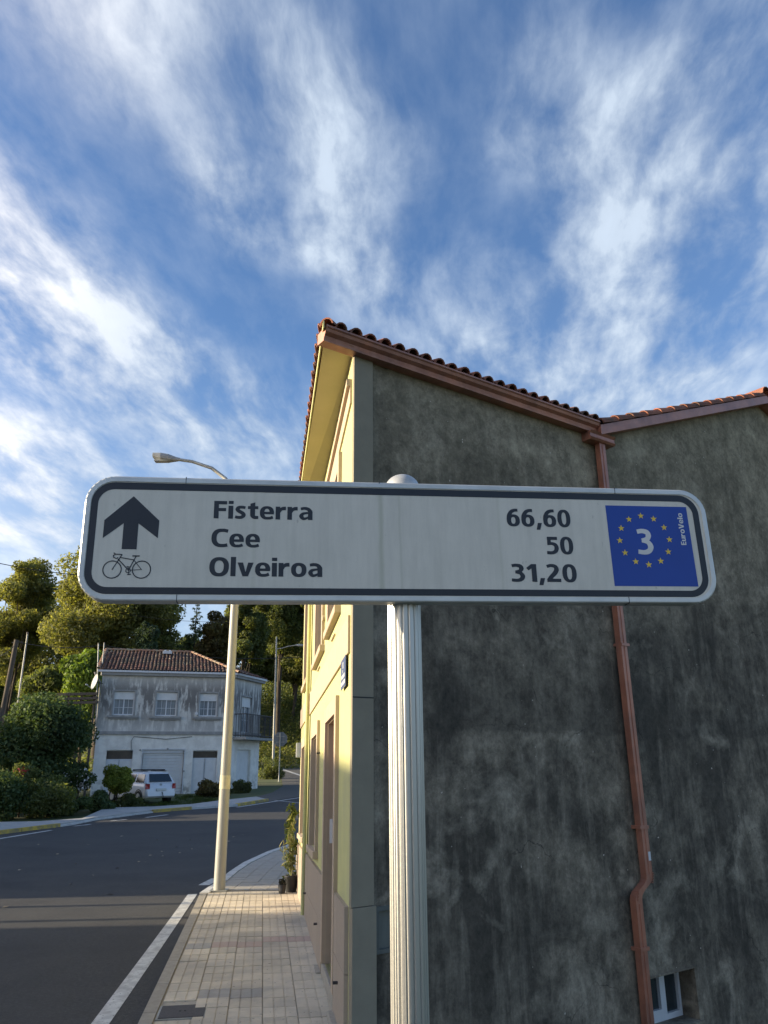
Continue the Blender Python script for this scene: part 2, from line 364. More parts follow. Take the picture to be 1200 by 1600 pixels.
for c in range(5):
    o0 = .015+(c+.5)*SX
    for k in range(47):
        t = -5.6 + k*SY + (.045*(c-2) if c < 4 else .02)
        if t > 7.85: continue
        if -5.6 > t: continue
        kind = 'c'
        # the row of pink slabs crossing the pavement and the grey patches by the cover
        if c < 4 and abs(t-3.92-.0*c) < SY/2: kind = 'p'
        if c == 4 and abs(t-3.92) < SY/2: kind = 'g'
        if (c, k) in ((0, 22), (1, 22), (2, 26), (3, 26)): kind = 'g'
        if c == 4 and 1.13 < t+.0 < 1.55: continue
        o = link_mesh('slab', sm[kind], pv, FP(t, o0, rnd.uniform(-.0025, .0025))); o.rotation_euler = (rnd.uniform(-.004, .004), rnd.uniform(-.004, .004), angF+rnd.uniform(-.004, .004))
        if kind != 'c': o['label'] = 'pink paving slab' if kind == 'p' else 'grey paving slab'
# slabs beyond the lamp follow the bend, one joined part
mb = MB(); KC = [Vector((p.x, p.y, 0)) for p in near_kerb[1:10]]
def arc(pts, s):
    for i in range(len(pts)-1):
        L = (pts[i+1]-pts[i]).length
        if s <= L or i == len(pts)-2: return pts[i].lerp(pts[i+1], s/L), (pts[i+1]-pts[i]).normalized()
        s -= L
for i in range(34):
    for j in range(11):
        s0 = .32+i*.29
        p, d = arc(KC, s0); n = Vector((d.y, -d.x, 0)); a = p+n*(.16+j*.29)
        p2, d2 = arc(KC, s0+.282); n2 = Vector((d2.y, -d2.x, 0)); b = p2+n2*(.16+j*.29)
        c1 = b+n2*.282; c0 = a+n*.282
        if (a-C).dot(FN) < .03 and (a-C).dot(FD) < 8.4: continue
        zt = rnd.uniform(-.002, .002); mb.prism([Vector((q.x, q.y, -.014)) for q in (a, c0, c1, b)], (0, 0, .014+zt))
o = mb.build('slab', M_SLABG, pv); o['kind'] = 'stuff'
# kerb stones
L = .9
for i in range(15):
    t0 = -5.85+i*L
    m_ = MB().hexa([FP(t0+.004, KO0+.004, -.25), FP(t0+.004, KO1, -.25), FP(t0+L-.004, KO1, -.25), FP(t0+L-.004, KO0+.004, -.25),
                    FP(t0+.004, KO0+.004, .004), FP(t0+.004, KO1-.01, .004), FP(t0+L-.004, KO1-.01, .004), FP(t0+L-.004, KO0+.004, .004)])
    m_.build('kerb_stone', M_KERB, pv)
kin = off(near_kerb[1:9], 0); kout = off(near_kerb[1:9], -.15)
for i in range(len(kin)-1):
    a0, a1, b0, b1 = kin[i], kin[i+1], kout[i], kout[i+1]
    nseg = 2
    for q in range(nseg):
        f0, f1 = q/nseg+.004, (q+1)/nseg-.004
        P4 = [a0.lerp(a1, f0), b0.lerp(b1, f0), b0.lerp(b1, f1), a0.lerp(a1, f1)]
        MB().prism([Vector((p.x, p.y, -.25)) for p in P4], (0, 0, .262)).build('kerb_stone', M_KERBW, pv)
# far pavement along the garden, its yellow kerb
fp_back = [PT(*p) for p in ((0, 1289), (60, 1288), (128, 1283), (165, 1266), (240, 1264), (300, 1260), (345, 1254), (400, 1248), (440, 1240.5))]
far_pv = tag(bpy.data.objects.new('far_pavement', None), kind='structure'); COL.objects.link(far_pv)
fpf = [Vector((-13.4, 20, 0))] + FK[:7]
drape('path_surface', [tuple(p[:2]) for p in off(fpf, .16)] + [tuple(p[:2]) for p in reversed(fp_back[:8])] + [(-16.5, 24)], M_CONC, .105, kind=None, parent=far_pv, thick=.2)
for i, (a, b) in enumerate(zip(fpf[:-1], fpf[1:])):
    ks = off([a, b], .15); n = max(1, int((b-a).length/1.0))
    for q in range(n):
        f0, f1 = q/n, (q+1)/n-.01
        P4 = [Vector(a[:2]).lerp(Vector(b[:2]), f0), Vector(a[:2]).lerp(Vector(b[:2]), f1), ks[0].lerp(ks[1], f1), ks[0].lerp(ks[1], f0)]
        zs = [terr(p.x, p.y) for p in P4]
        hh = .12 if i in (0, 1, 4, 6) else (.05 if i in (2, 3) else .1)
        c8 = [Vector((p.x, p.y, z-.1)) for p, z in zip(P4, zs)]+[Vector((p.x, p.y, z+hh)) for p, z in zip(P4, zs)]
        MB().hexa(c8).build('kerb_stone', M_YEL if i in (0, 1, 4, 6) else M_KERBW, far_pv)
# iron cover let into the pavement
cv = thing('service_cover', 'dark rectangular iron cover set in the pavement near the kerb', 'cover', cov)
m_ = MB().hexa([FP(1.36-.19, 1.06, -.02), FP(1.36-.19, 1.47, -.02), FP(1.36+.19, 1.47, -.02), FP(1.36+.19, 1.06, -.02), FP(1.36-.19, 1.06, -.003), FP(1.36-.19, 1.47, -.003), FP(1.36+.19, 1.47, -.003), FP(1.36+.19, 1.06, -.003)])
m_.build('rim', M_GALV, cv)
m_ = MB()
m_.hexa([FP(1.36-.17, 1.08, -.003), FP(1.36-.17, 1.45, -.003), FP(1.36+.17, 1.45, -.003), FP(1.36+.17, 1.08, -.003), FP(1.36-.17, 1.08, .002), FP(1.36-.17, 1.45, .002), FP(1.36+.17, 1.45, .002), FP(1.36+.17, 1.08, .002)])
M_IRON = mat('cast_iron', (.06, .055, .055), (.09, .08, .075), rough=.6, metal=.4, scale=30, bump=.4, bscale=80)
m_.build('lid', M_IRON, cv)
m_ = MB()
for k in (-1, 1):
    p = FP(1.36, 1.265+k*.02, .002); m_ = MB(); m_.box(p.x-.008, p.x+.008, p.y-.008, p.y+.008, .002, .005); m_.build('key_hole', M_BLACK, cv)
# fallen leaves on the road
mb = MB()
for px, py in ((60, 1320), (172, 1398), (110, 1382), (145, 1368), (8, 1418), (183, 1357), (217, 1347), (228, 1347), (235, 1337), (254, 1338), (253, 1331), (275, 1324), (281, 1333), (300, 1327), (297, 1313), (325, 1322), (340, 1316), (357, 1315), (365, 1308), (345, 1303), (118, 1350), (90, 1335), (30, 1360), (380, 1305), (303, 1296), (315, 1310), (245, 1313), (190, 1307), (137, 1320)):
    p = PT(px, py); a = rnd.uniform(0, 6.3); s_ = rnd.uniform(.03, .075)
    d = Vector((math.cos(a), math.sin(a), 0))*s_; e = Vector((-d.y, d.x, 0))*.5
    mb.add([p-d+Vector((0, 0, .006)), p+e+Vector((0, 0, .02)), p+d+Vector((0, 0, .012)), p-e+Vector((0, 0, .008))], [(0, 1, 2, 3)])
o = mb.build('fallen_leaves', mat('dry_leaf', (.42, .36, .26), (.30, .22, .12), rough=.8, scale=4)); tag(o, 'pale fallen leaves scattered over the dark asphalt', 'leaves', kind='stuff')

# ------------------------------------------------------------------ walls with openings
def wallmesh(mb, P, t0, t1, z0, z1, holes, depth, o=0.0, zfun=None, sill=None):
    """P(t,z,o)->point; quads around the holes plus their reveals"""
    ts = sorted(set([t0, t1]+[h[0] for h in holes]+[h[1] for h in holes])); zs = sorted(set([z0, z1]+[h[2] for h in holes]+[h[3] for h in holes]))
    for i in range(len(ts)-1):
        for j in range(len(zs)-1):
            tc_, zc_ = (ts[i]+ts[i+1])/2, (zs[j]+zs[j+1])/2
            if any(h[0] < tc_ < h[1] and h[2] < zc_ < h[3] for h in holes): continue
            mb.add([P(ts[i], zs[j], o), P(ts[i+1], zs[j], o), P(ts[i+1], zs[j+1], o), P(ts[i], zs[j+1], o)], [(0, 1, 2, 3)])
    for a, b, c, d in holes:
        q = [(a, c), (b, c), (b, d), (a, d)]
        for k in range(4):
            (x0, y0), (x1, y1) = q[k], q[(k+1) % 4]
            mb.add([P(x0, y0, o), P(x1, y1, o), P(x1, y1, o-depth), P(x0, y0, o-depth)], [(0, 1, 2, 3)])
def fb(mb, P, t0, t1, z0, z1, o0, o1):
    return mb.hexa([P(t0, z0, o0), P(t1, z0, o0), P(t1, z0, o1), P(t0, z0, o1), P(t0, z1, o0), P(t1, z1, o0), P(t1, z1, o1), P(t0, z1, o1)])
SH = .035      # the street falls a little along the facade
def F(t, z, o=0.0): return C+FD*t+FN*o+Vector((0, 0, z-(SH*t if z < 5.45 and z > .02 else 0)))
def Sd(s, z, o=0.0): return C+SD*s+SN*o+Vector((0, 0, z))

# ------------------------------------------------------------------ yellow corner house
H1 = thing('corner_house', 'yellow rendered corner house with bare dark cement side wall and terracotta tiled roof', 'house', C)
holes1 = [(1.10, 2.20, .20, 2.47), (3.60, 4.62, 1.13, 2.46), (1.10, 2.12, 3.46, 4.90), (3.10, 4.30, 3.44, 4.90)]
J = 5.52
mb = MB(); wallmesh(mb, F, 0, J, -.3, 5.68, holes1, .24); mb.build('facade', M_FAC, H1)
def facade_bits(H, t0, t1, holes, first):
    mb = MB(); fb(mb, F, t0, t1, 2.86, 3.17, 0.0, .02); mb.build('floor_band', M_TRIM, H)
    mb = MB(); fb(mb, F, t0, t1, 5.30, 5.37, 0.0, .05); fb(mb, F, t0, t1, 5.13, 5.30, 0.0, .018); mb.build('cornice', M_TRIM, H)
    for a, b, c, d in holes:
        door = c < .5
        mb = MB(); w_ = .15
        fb(mb, F, a-w_, a, c-(0 if door else 0), d+w_, 0, .035); fb(mb, F, b, b+w_, c, d+w_, 0, .035); fb(mb, F, a+.0, b, d, d+w_, 0, .034)
        mb.build('surround', M_TRIM, H)
        mb = MB()
        for q4 in ((a+.001, a+.012, c, d), (b-.012, b-.001, c, d), (a+.013, b-.013, d-.012, d-.001)): fb(mb, F, *q4, -.15, -.001)
        mb.build('lining', M_TRIM, H)
        if not door:
            mb = MB(); fb(mb, F, a-.2, b+.2, c-.08, c-.002, -.02, .065); mb.build('sill', M_TRIM, H, .006)
            fr = MB()
            for x0, x1, z0, z1 in ((a, a+.06, c, d), (b-.06, b, c, d), (a+.06, b-.06, c, c+.06), (a+.06, b-.06, d-.06, d), ((a+b)/2-.03, (a+b)/2+.03, c+.06, d-.06)):
                fb(fr, F, x0, x1, z0, z1, -.22, -.16)
            fo = fr.build('window', M_TRIM, H)
            gp = MB(); fb(gp, F, a+.05, b-.05, c+.05, d-.05, -.205, -.19); gp.build('pane', M_CURT, fo)
        else:
            dm = MB(); fb(dm, F, a, b, c, d, -.24, -.18); do = dm.build('door', mat('door_brown', (.16, .10, .06), (.12, .075, .045), rough=.5, scale=6, stretch=(1, 1, .1)), H)
            pm = MB()
            for z0, z1 in ((.3, 1.0), (1.12, 2.1)):
                for x0, x1 in ((a+.1, (a+b)/2-.05), ((a+b)/2+.05, b-.1)): fb(pm, F, x0, x1, z0, z1, -.185, -.165)
            pm.build('door_panel', mat('door_brown2', (.13, .08, .05)), do)
            hm = MB(); hm.tube([F(a+.12, 1.05, -.18), F(a+.12, 1.05, -.12), F(a+.24, 1.05, -.12)], .012, 6); hm.build('handle', M_ALUF, do)
facade_bits(H1, .04, J, holes1, True)
# jamb lining of the door in stone tiles and its step
mb = MB(); fb(mb, F, .98, 2.32, .02, .20, -.2, .03); mb.build('door_step', M_KERB, H1, .006)
mb = MB(); fb(mb, F, 1.10, 1.115, 1.35, 1.55, .035, .06); mb.build('doorbell', M_PVCW, H1)
# plinth: tiles in two rows
def plinth(H, t0, t1, skip):
    t = t0
    while t < t1-.02:
        e = min(t+.62, t1)
        for a, b in skip:
            if t < a < e: e = a
            if a-.001 <= t < b: t = b; e = min(t+.62, t1)
        if e <= t+.01: break
        for z0, z1 in ((.10, .52), (.525, .97)):
            mb = MB(); fb(mb, F, t+.003, e-.003, z0, z1, 0, .032); mb.build('plinth_tile', M_PLIN, H)
        t = e
plinth(H1, .03, J-.01, [(.93, 2.37)])
mb = MB(); fb(mb, F, 0.0, .93, -.2, .095, 0, .075); fb(mb, F, 2.37, J, -.2, .095, 0, .075); mb.build('base_course', M_KERB, H1, .004)
for t, z in ((.5, .38), (2.9, .45), (2.95, 2.2), (5.15, .5)):
    mb = MB(); mb.tube([F(t, z, .03), F(t, z, .07)], .012, 6); mb.build('wall_stud', M_IRON, H1)
for t in (1.6, 3.75):
    for k in range(5): mb = MB(); fb(mb, F, t-.16+k*.08, t-.11+k*.08, 3.27, 3.285, 0, .02); mb.build('vent_slot', M_TRIM, H1)
for z in (3.75, 4.3):
    mb = MB(); mb.tube([F(2.9, z, 0), F(2.9, z, .035)], .035, 8); mb.build('junction_cap', M_TRIM, H1)
# side wall
M_SIDE = bpy.data.materials.new('weathered_cement'); M_SIDE.use_nodes = True
t_ = NT(M_SIDE.node_tree); b_ = t_.n['Principled BSDF']; g_ = t_.node('ShaderNodeNewGeometry').outputs['Position']
n1 = t_.noise(g_, .75, 7, .62, .5); n2 = t_.noise(t_.mapping(g_, loc=(4, 2, 8)), 3.0, 9, .74, .3); n3 = t_.noise(t_.mapping(g_, scale=(1, 1, .13)), 5.5, 6, .65)
n4 = t_.noise(t_.mapping(g_, loc=(9, 1, 3)), 38, 5, .7); sz = t_.node('ShaderNodeSeparateXYZ'); t_.link(g_, sz.inputs[0])
c_ = t_.mix(t_.ramp(n2, [(.38, 0), (.62, 1)]), (.078, .073, .060), (.205, .193, .155))
c_ = t_.mix(t_.ramp(n1, [(.42, 0), (.56, .85)]), c_, (.052, .050, .043))
c_ = t_.mix(t_.ramp(n3, [(.50, 0), (.70, .55)]), c_, (.25, .238, .195))
n5 = t_.noise(t_.mapping(g_, loc=(1, 7, 2)), 1.5, 6, .6, .6)
c_ = t_.mix(t_.ramp(n5, [(.55, 0), (.68, .6)]), c_, (.31, .298, .245))
# lifts of the render: darker above the joint at 2.25 m, again by the ground; hairline cracks
zj = t_.math('ADD', sz.outputs[2], t_.math('MULTIPLY', t_.noise(g_, 1.6, 6, .7), .35))
c_ = t_.mix(t_.ramp(t_.math('DIVIDE', zj, 8.0), [(.075, 0), (.082, .30), (.13, .0), (.300, 0), (.304, .55), (.38, .25), (.50, 0)]), c_, (.045, .044, .038))
vc = t_.node('ShaderNodeTexVoronoi'); vc.feature = 'DISTANCE_TO_EDGE'; vc.inputs['Scale'].default_value = .8
wn = t_.node('ShaderNodeTexNoise'); wn.inputs['Scale'].default_value = 2.5; wn.inputs['Detail'].default_value = 6; t_.link(g_, wn.inputs['Vector'])
t_.link(t_.vmath('ADD', g_, t_.vmath('MULTIPLY', wn.outputs['Color'], (.7, .7, .7))), vc.inputs['Vector'])
crk = t_.math('MULTIPLY', t_.ramp(vc.outputs['Distance'], [(.0, 1), (.006, 0)]), t_.ramp(t_.noise(g_, 1.1, 3, .5), [(.5, 0), (.6, .8)]))
c_ = t_.mix(crk, c_, (.015, .015, .014))
# paler, browner tone towards the eave
mr = t_.node('ShaderNodeMapRange'); t_.link(sz.outputs[2], mr.inputs[0]); mr.inputs[1].default_value = 3.4; mr.inputs[2].default_value = 6.5
c_ = t_.mix(t_.math('MULTIPLY', mr.outputs[0], .75), c_, t_.mix(t_.ramp(n2, [(.35, 0), (.65, 1)]), (.19, .178, .128), (.31, .29, .21)))
c_ = t_.mix(t_.ramp(n4, [(.35, .22), (.65, 0)]), c_, (.02, .02, .02))
sp = t_.noise(t_.mapping(g_, loc=(2, 2, 2)), 26, 1, .4); c_ = t_.mix(t_.ramp(sp, [(.80, 0), (.82, 1)]), c_, (.38, .37, .34))
c_ = t_.mix(1.0, c_, (1.60, 1.42, 1.28), 'MULTIPLY')
gr = t_.noise(t_.mapping(g_, loc=(6, 6, 1)), 13, 8, .78); c_ = t_.mix(1.0, c_, t_.ramp(gr, [(.34, .72), (.5, 1.0), (.66, 1.2)]), 'MULTIPLY')
gr2 = t_.noise(t_.mapping(g_, loc=(1, 6, 7), scale=(1, 1, .85)), 3.4, 9, .8, .3); c_ = t_.mix(1.0, c_, t_.ramp(gr2, [(.36, .70), (.5, 1.0), (.62, 1.25)]), 'MULTIPLY')
t_.link(c_, b_.inputs['Base Color']); b_.inputs['Roughness'].default_value = .92; b_.inputs['Specular IOR Level'].default_value = .2
bn = t_.node('ShaderNodeBump'); bn.inputs['Strength'].default_value = .55; bn.inputs['Distance'].default_value = .012
t_.link(t_.math('ADD', t_.noise(g_, 55, 6, .7), t_.math('MULTIPLY', n2, 1.5)), bn.inputs['Height']); t_.link(bn.outputs[0], b_.inputs['Normal'])
wh = (3.37, 4.07, -.42, .03); bx = (.25, .56, .65, .93)
VS, VZ, RS, RZ = 3.31, 5.66, 7.20, 7.04      # valley and ridge of the two roofs along the side wall
mb = MB(); wallmesh(mb, Sd, .0, VS, -2.2, 5.62, [bx], .05); 
mb2 = MB(); wallmesh(mb2, Sd, VS, 11.4, -2.2, 5.62, [(wh[0]+.0, wh[1], wh[2], wh[3])], .26)
mb.add(mb2.v, mb2.f)
mb.add([Sd(VS, 5.62), Sd(11.4, 5.62), Sd(RS, RZ)], [(0, 1, 2)])
mb.build('side_wall', M_SIDE, H1)
mb = MB(); fb(mb, Sd, .0, .205, .97, 5.62, 0, .028); mb.build('corner_pilaster', M_PILA, H1)
mb = MB(); fb(mb, Sd, .0, .205, 2.49, 2.50, .028, .030); mb.build('pilaster_joint', M_BLACK, H1)
mb = MB(); fb(mb, Sd, .0, .215, -2, .965, 0, .045); mb.build('pilaster_foot', M_PILA, H1)
# meter cupboard
mb = MB()
a, b, c, d = bx
for x0, x1, z0, z1 in ((a-.02, a+.01, c-.02, d+.02), (b-.01, b+.02, c-.02, d+.02), (a+.01, b-.01, c-.02, c+.01), (a+.01, b-.01, d-.01, d+.02)): fb(mb, Sd, x0, x1, z0, z1, 0, .014)
mo = mb.build('meter_cupboard', mat('grey_metal', (.13, .135, .12), (.10, .105, .09), rough=.6, scale=8), H1)
mb = MB(); fb(mb, Sd, a, b, c, d, -.05, -.03); mb.build('cupboard_door', mat('grey_metal2', (.16, .165, .14), (.11, .115, .10), rough=.5, scale=6, stretch=(1, 1, .2)), mo)
# cellar window: frame, pane, reveal bottom
a, b, c, d = wh
fr = MB()
for x0, x1, z0, z1 in ((a, a+.05, c, d), (a+.05, a+.38, d-.04, d), (a+.05, a+.38, c, c+.10), (a+.38, a+.46, c, d), (b-.03, b, c, d), (a+.46, b-.03, c, c+.05), (a+.46, b-.03, d-.04, d)): fb(fr, Sd, x0, x1, z0, z1, -.25, -.19)
fo = fr.build('window', M_PVCW, H1); fo['label'] = 'small white framed cellar window'
mb = MB(); fb(mb, Sd, a+.04, a+.40, c+.08, d-.02, -.235, -.225); fb(mb, Sd, a+.44, b-.02, c+.03, d-.02, -.235, -.225); mb.build('pane', M_GLASS, fo)
mb = MB(); fb(mb, Sd, a-.02, b+.03, d, d+.018, -.0, .012); mb.build('lintel_edge', M_SIDE, H1)
mb = MB(); fb(mb, Sd, a-.02, b+.04, c-.06, c-.003, -.02, .03); mb.build('sill', M_SIDE, H1)
# gutter along the side eave, hopper, downpipe
def extr(mb, P, s0, s1, prof):      # prof: list of (o, z)
    n = len(prof); mb.add([P(s0, z, o) for o, z in prof]+[P(s1, z, o) for o, z in prof],
        [tuple(range(n)), tuple(range(n, 2*n))[::-1]]+[(i, (i+1) % n, n+(i+1) % n, n+i) for i in range(n)])
mb = MB()
extr(mb, Sd, -.37, VS-.03, [(.0, 5.575), (.105, 5.575), (.11, 5.593), (.09, 5.605), (.10, 5.635), (.135, 5.66), (.145, 5.685), (.158, 5.697), (.158, 5.713), (.14, 5.715), (.12, 5.675), (.02, 5.665), (0, 5.665)])
mb.build('gutter', M_COPP, H1)
mb = MB(); extr(mb, Sd, -.378, -.371, [(.0, 5.573), (.107, 5.573), (.112, 5.595), (.16, 5.695), (.16, 5.716), (0, 5.675)]); mb.build('gutter_end', M_COPP, H1)
mb = MB(); extr(mb, Sd, 3.12, 3.54, [(.0, 5.47), (.12, 5.47), (.14, 5.49), (.125, 5.51), (.125, 5.545), (.15, 5.571), (0, 5.571)]); mb.build('hopper', M_COPP, H1)
def rpipe(mb, path, a, b):       # rectangular pipe along (s,z) path
    for (s0, z0), (s1, z1) in zip(path[:-1], path[1:]):
        mb.hexa([Sd(s1, z1, .03), Sd(s1+a, z1, .03), Sd(s1+a, z1, .03+b), Sd(s1, z1, .03+b), Sd(s0, z0, .03), Sd(s0+a, z0, .03), Sd(s0+a, z0, .03+b), Sd(s0, z0, .03+b)])
PWD, PDP, DP0 = .095, .07, .10
mb = MB(); rpipe(mb, [(s_-DP0, z_) for s_, z_ in ((3.40, 5.47), (3.42, 3.2), (3.45, .93), (3.445, .90), (3.42, .87), (3.30, .80), (3.265, .765), (3.255, .73), (3.255, .2), (3.25, -2.1))], PWD, PDP)
pipe = mb.build('downpipe', M_COPP, H1)
for s0, z0, s1, z1 in ((3.34, 5.45, 3.39, .94), (3.195, .70, 3.19, -2.0)):
    mb = MB(); mb.hexa([Sd(s1, z1, .03+PDP), Sd(s1+.012, z1, .03+PDP), Sd(s1+.012, z1, .036+PDP), Sd(s1, z1, .036+PDP), Sd(s0, z0, .03+PDP), Sd(s0+.012, z0, .03+PDP), Sd(s0+.012, z0, .036+PDP), Sd(s0, z0, .036+PDP)]); mb.build('seam', M_COPP, pipe)
for z in (4.05, 3.15, 1.35, .30): 
    s_ = 3.33 if z > 1 else 3.155
    mb = MB(); fb(mb, Sd, s_-.012, s_+PWD+.022, z, z+.03, 0, .112); mb.build('bracket', M_COPP, pipe)
for k in range(7):      # the crimps of the swan neck
    for s_, z_ in ((3.352+PWD-.002-.001*k*k*.6, .945-k*.014), (3.205-.004*k, .80-k*.012)):
        mb = MB(); fb(mb, Sd, s_-.004, s_+.008, z_, z_+.006, .04, .112); mb.build('crimp', M_COPP, pipe)
mb = MB(); fb(mb, Sd, 3.405, 3.44, 1.06, 1.14, .101, .105); mb.build('sticker', M_PVCW, pipe)
# eave of the facade: soffit, fascia
OH = .29
mb = MB(); mb.add([F(0, 5.64, 0), F(J, 5.64, 0), F(J, 5.72, OH), Sd(-.36, 5.64, .10), Sd(-.05, 5.62, .10)], [(0, 1, 2, 3), (0, 3, 4)]); mb.build('soffit', M_SOFF, H1)
mb = MB(); fb(mb, F, -.33, J, 5.665, 5.735, OH, OH+.012); mb.build('fascia', M_FAC, H1)
# roof: hipped, eaves over the facade and the side wall
def line_dist(p, q, n): return (q-p).dot(n)
def roofz(p): 
    d1 = -(p-C).dot(FN)+OH; d2 = -(p-C).dot(SN)+.14
    return 5.74 + .30*max(0, min(d1, d2, 1.3))
def roof_surface():
    mb = MB(); n = 18; g = []
    for i in range(n+1):
        for j in range(n+1):
            s = -.40+ (VS+.40)*i/n; d = -.14+ 3.2*j/n
            p = C+SD*s-SN*d; 
            if (p-C).dot(FN) > OH: p = p-FN*((p-C).dot(FN)-OH)
            g.append(Vector((p.x, p.y, roofz(p))))
    mb.add(g, [(i*(n+1)+j, (i+1)*(n+1)+j, (i+1)*(n+1)+j+1, i*(n+1)+j+1) for i in range(n) for j in range(n)])
    mb.build('roof_deck', M_TILE, H1)
    mb = MB(); mb.add([F(-.3, 5.735, OH), F(J, 5.735, OH), F(J, 5.735+.30*1.3, OH-1.3), F(1.0, 5.735+.30*1.3, OH-1.3)], [(0, 1, 2, 3)]); mb.build('roof_deck', M_TILE, H1)
roof_surface()
def half_tile(mb, p0, p1, side, r0, r1, n=6, th=.014):
    """clay cover tile from p0 (low end) to p1; side: horizontal unit vector across it"""
    up = (p1-p0).normalized().cross(side); up = up if up.z > 0 else -up
    for (pa, ra), (pb, rb) in (((p0, r0), (p1, r1)),):
        vs = []
        for p, r in ((pa, ra), (pb, rb)):
            for q in (r, r-th):
                for k in range(n+1):
                    a = math.pi*k/n; vs.append(p+side*math.cos(a)*q+up*math.sin(a)*q)
        m = n+1; fs = []
        for k in range(n):
            fs += [(k, k+1, 2*m+k+1, 2*m+k), (m+k, m+k+1, 3*m+k+1, 3*m+k), (k, k+1, m+k+1, m+k), (2*m+k, 2*m+k+1, 3*m+k+1, 3*m+k)]
        mb.add(vs, fs, False)
s = -.22; k = 0
while s < VS-.05:
    k += 1
    p0 = Sd(s, 5.715+rnd.uniform(-.004, .004), .15+rnd.uniform(-.008, .008)); Lt = min(.42, .247+.62*s); e = p0-SN*Lt+Vector((0, 0, .31*Lt))
    mb = MB(); half_tile(mb, p0, e, SD, .066, .054); mb.build('roof_tile', M_TILE, H1)
    L2 = min(.80, .247+.62*s)
    if L2 < .45: s += .163; continue
    mb = MB(); half_tile(mb, p0-SN*.36+Vector((0, 0, .115)), p0-SN*L2+Vector((0, 0, .31*L2)), SD, .066, .054); mb.build('roof_tile', M_TILE, H1)
    s += .163
t = -.14
while t < J:
    p0 = F(t, 5.745, OH+.03+rnd.uniform(-.008, .008)); Lt = min(.42, .215+.62*t); e = p0-FN*Lt+Vector((0, 0, .33*Lt))
    mb = MB(); half_tile(mb, p0, e, FD, .066, .054); mb.build('roof_tile', M_TILE, H1)
    t += .18
# rest of the cover tiles up the slopes, joined
mb = MB(); s = -.1
while s < VS-.05:
    q = Sd(s, 5.755, .185)
    dmax = min(1.45, .247+.62*s)
    if dmax > .9: half_tile(mb, q-SN*.78+Vector((0, 0, .25)), q-SN*dmax+Vector((0, 0, .30*dmax+.03)), SD, .064, .06)
    s += .163
o = mb.build('roof_tile', M_TILE, H1); o['kind'] = 'stuff'
# hip ridge tile at the corner
hd = (C-SD*.22+SN*.16+FN*0)
p0 = F(-.28, 5.715, OH-.02); dirh = (-(FN+SN)).normalized()
for k in range(4):
    mb = MB(); half_tile(mb, p0+dirh*(.36*k)+Vector((0, 0, .0576*k+.012)), p0+dirh*(.36*k+.42)+Vector((0, 0, .0576*k+.064)), Vector((-dirh.y, dirh.x, 0)), .068, .058); mb.build('hip_tile', M_TILE, H1)
# rear wing: verge rising to the ridge
def Sv(s, o, dz=0): 
    z = VZ+(RZ+.08-VZ)*(s-VS)/(RS-VS) if s < RS else RZ+.08-(RZ+.08-VZ)*(s-RS)/(RS-VS)
    return C+SD*s+SN*o+Vector((0, 0, z+dz))
for s0, s1, nm in ((VS-.02, RS, 'verge_board'), (RS, 11.3, 'verge_board')):
    mb = MB(); mb.hexa([Sv(s0, .0, -.10), Sv(s1, .0, -.10), Sv(s1, .15, -.10), Sv(s0, .15, -.10), Sv(s0, .0, .02), Sv(s1, .0, .02), Sv(s1, .15, .02), Sv(s0, .15, .02)]) if s0 < RS-.1 else mb.hexa([Sv(s0+.001, .0, -.10), Sv(s1, .0, -.10), Sv(s1, .15, -.10), Sv(s0+.001, .15, -.10), Sv(s0+.001, .0, .02), Sv(s1, .0, .02), Sv(s1, .15, .02), Sv(s0+.001, .15, .02)])
    mb.build(nm, M_COPP, H1)
mb = MB()
for s0, s1 in ((VS, RS), (RS+.001, 11.3)):
    mb.add([Sv(s0, .15, .022), Sv(s1, .15, .022), Sv(s1, -4, .022), Sv(s0, -4, .022)], [(0, 1, 2, 3)])
mb.build('roof_deck', M_TILE, H1)
k = 0; s = VS+.02
while s < RS-.1:
    z0 = .045; mb = MB()
    half_tile(mb, Sv(s, .09, .035), Sv(min(s+.36, RS), .09, .022), SN, .085, .07); mb.build('verge_tile', M_TILE, H1)
    s += .29
s = RS+.05
while s < 11.0:
    mb = MB(); half_tile(mb, Sv(s+.36, .09, .035), Sv(s, .09, .022), SN, .085, .07); mb.build('verge_tile', M_TILE, H1); s += .29
mb = MB(); half_tile(mb, Sv(RS, .17, .03), Sv(RS, -.3, .05), SD, .13, .12); mb.build('ridge_tile', M_TILE, H1)
mb = MB(); half_tile(mb, Sv(RS, -.27, .05), Sv(RS, -4, .05), SD, .13, .12); mb.build('ridge_tile', M_TILE, H1)
# back closure so that the house stays a volume
mb = MB(); mb.add([F(J, -.3, 0), F(J, 5.7, 0), F(J, 5.7, -6), F(J, -.3, -6)], [(0, 1, 2, 3)]); mb.add([Sd(11.4, -2.2, 0), Sd(11.4, 5.62, 0), Sd(11.4, 5.62, -5), Sd(11.4, -2.2, -5)], [(0, 1, 2, 3)]); mb.build('rear_wall', M_SIDE, H1)

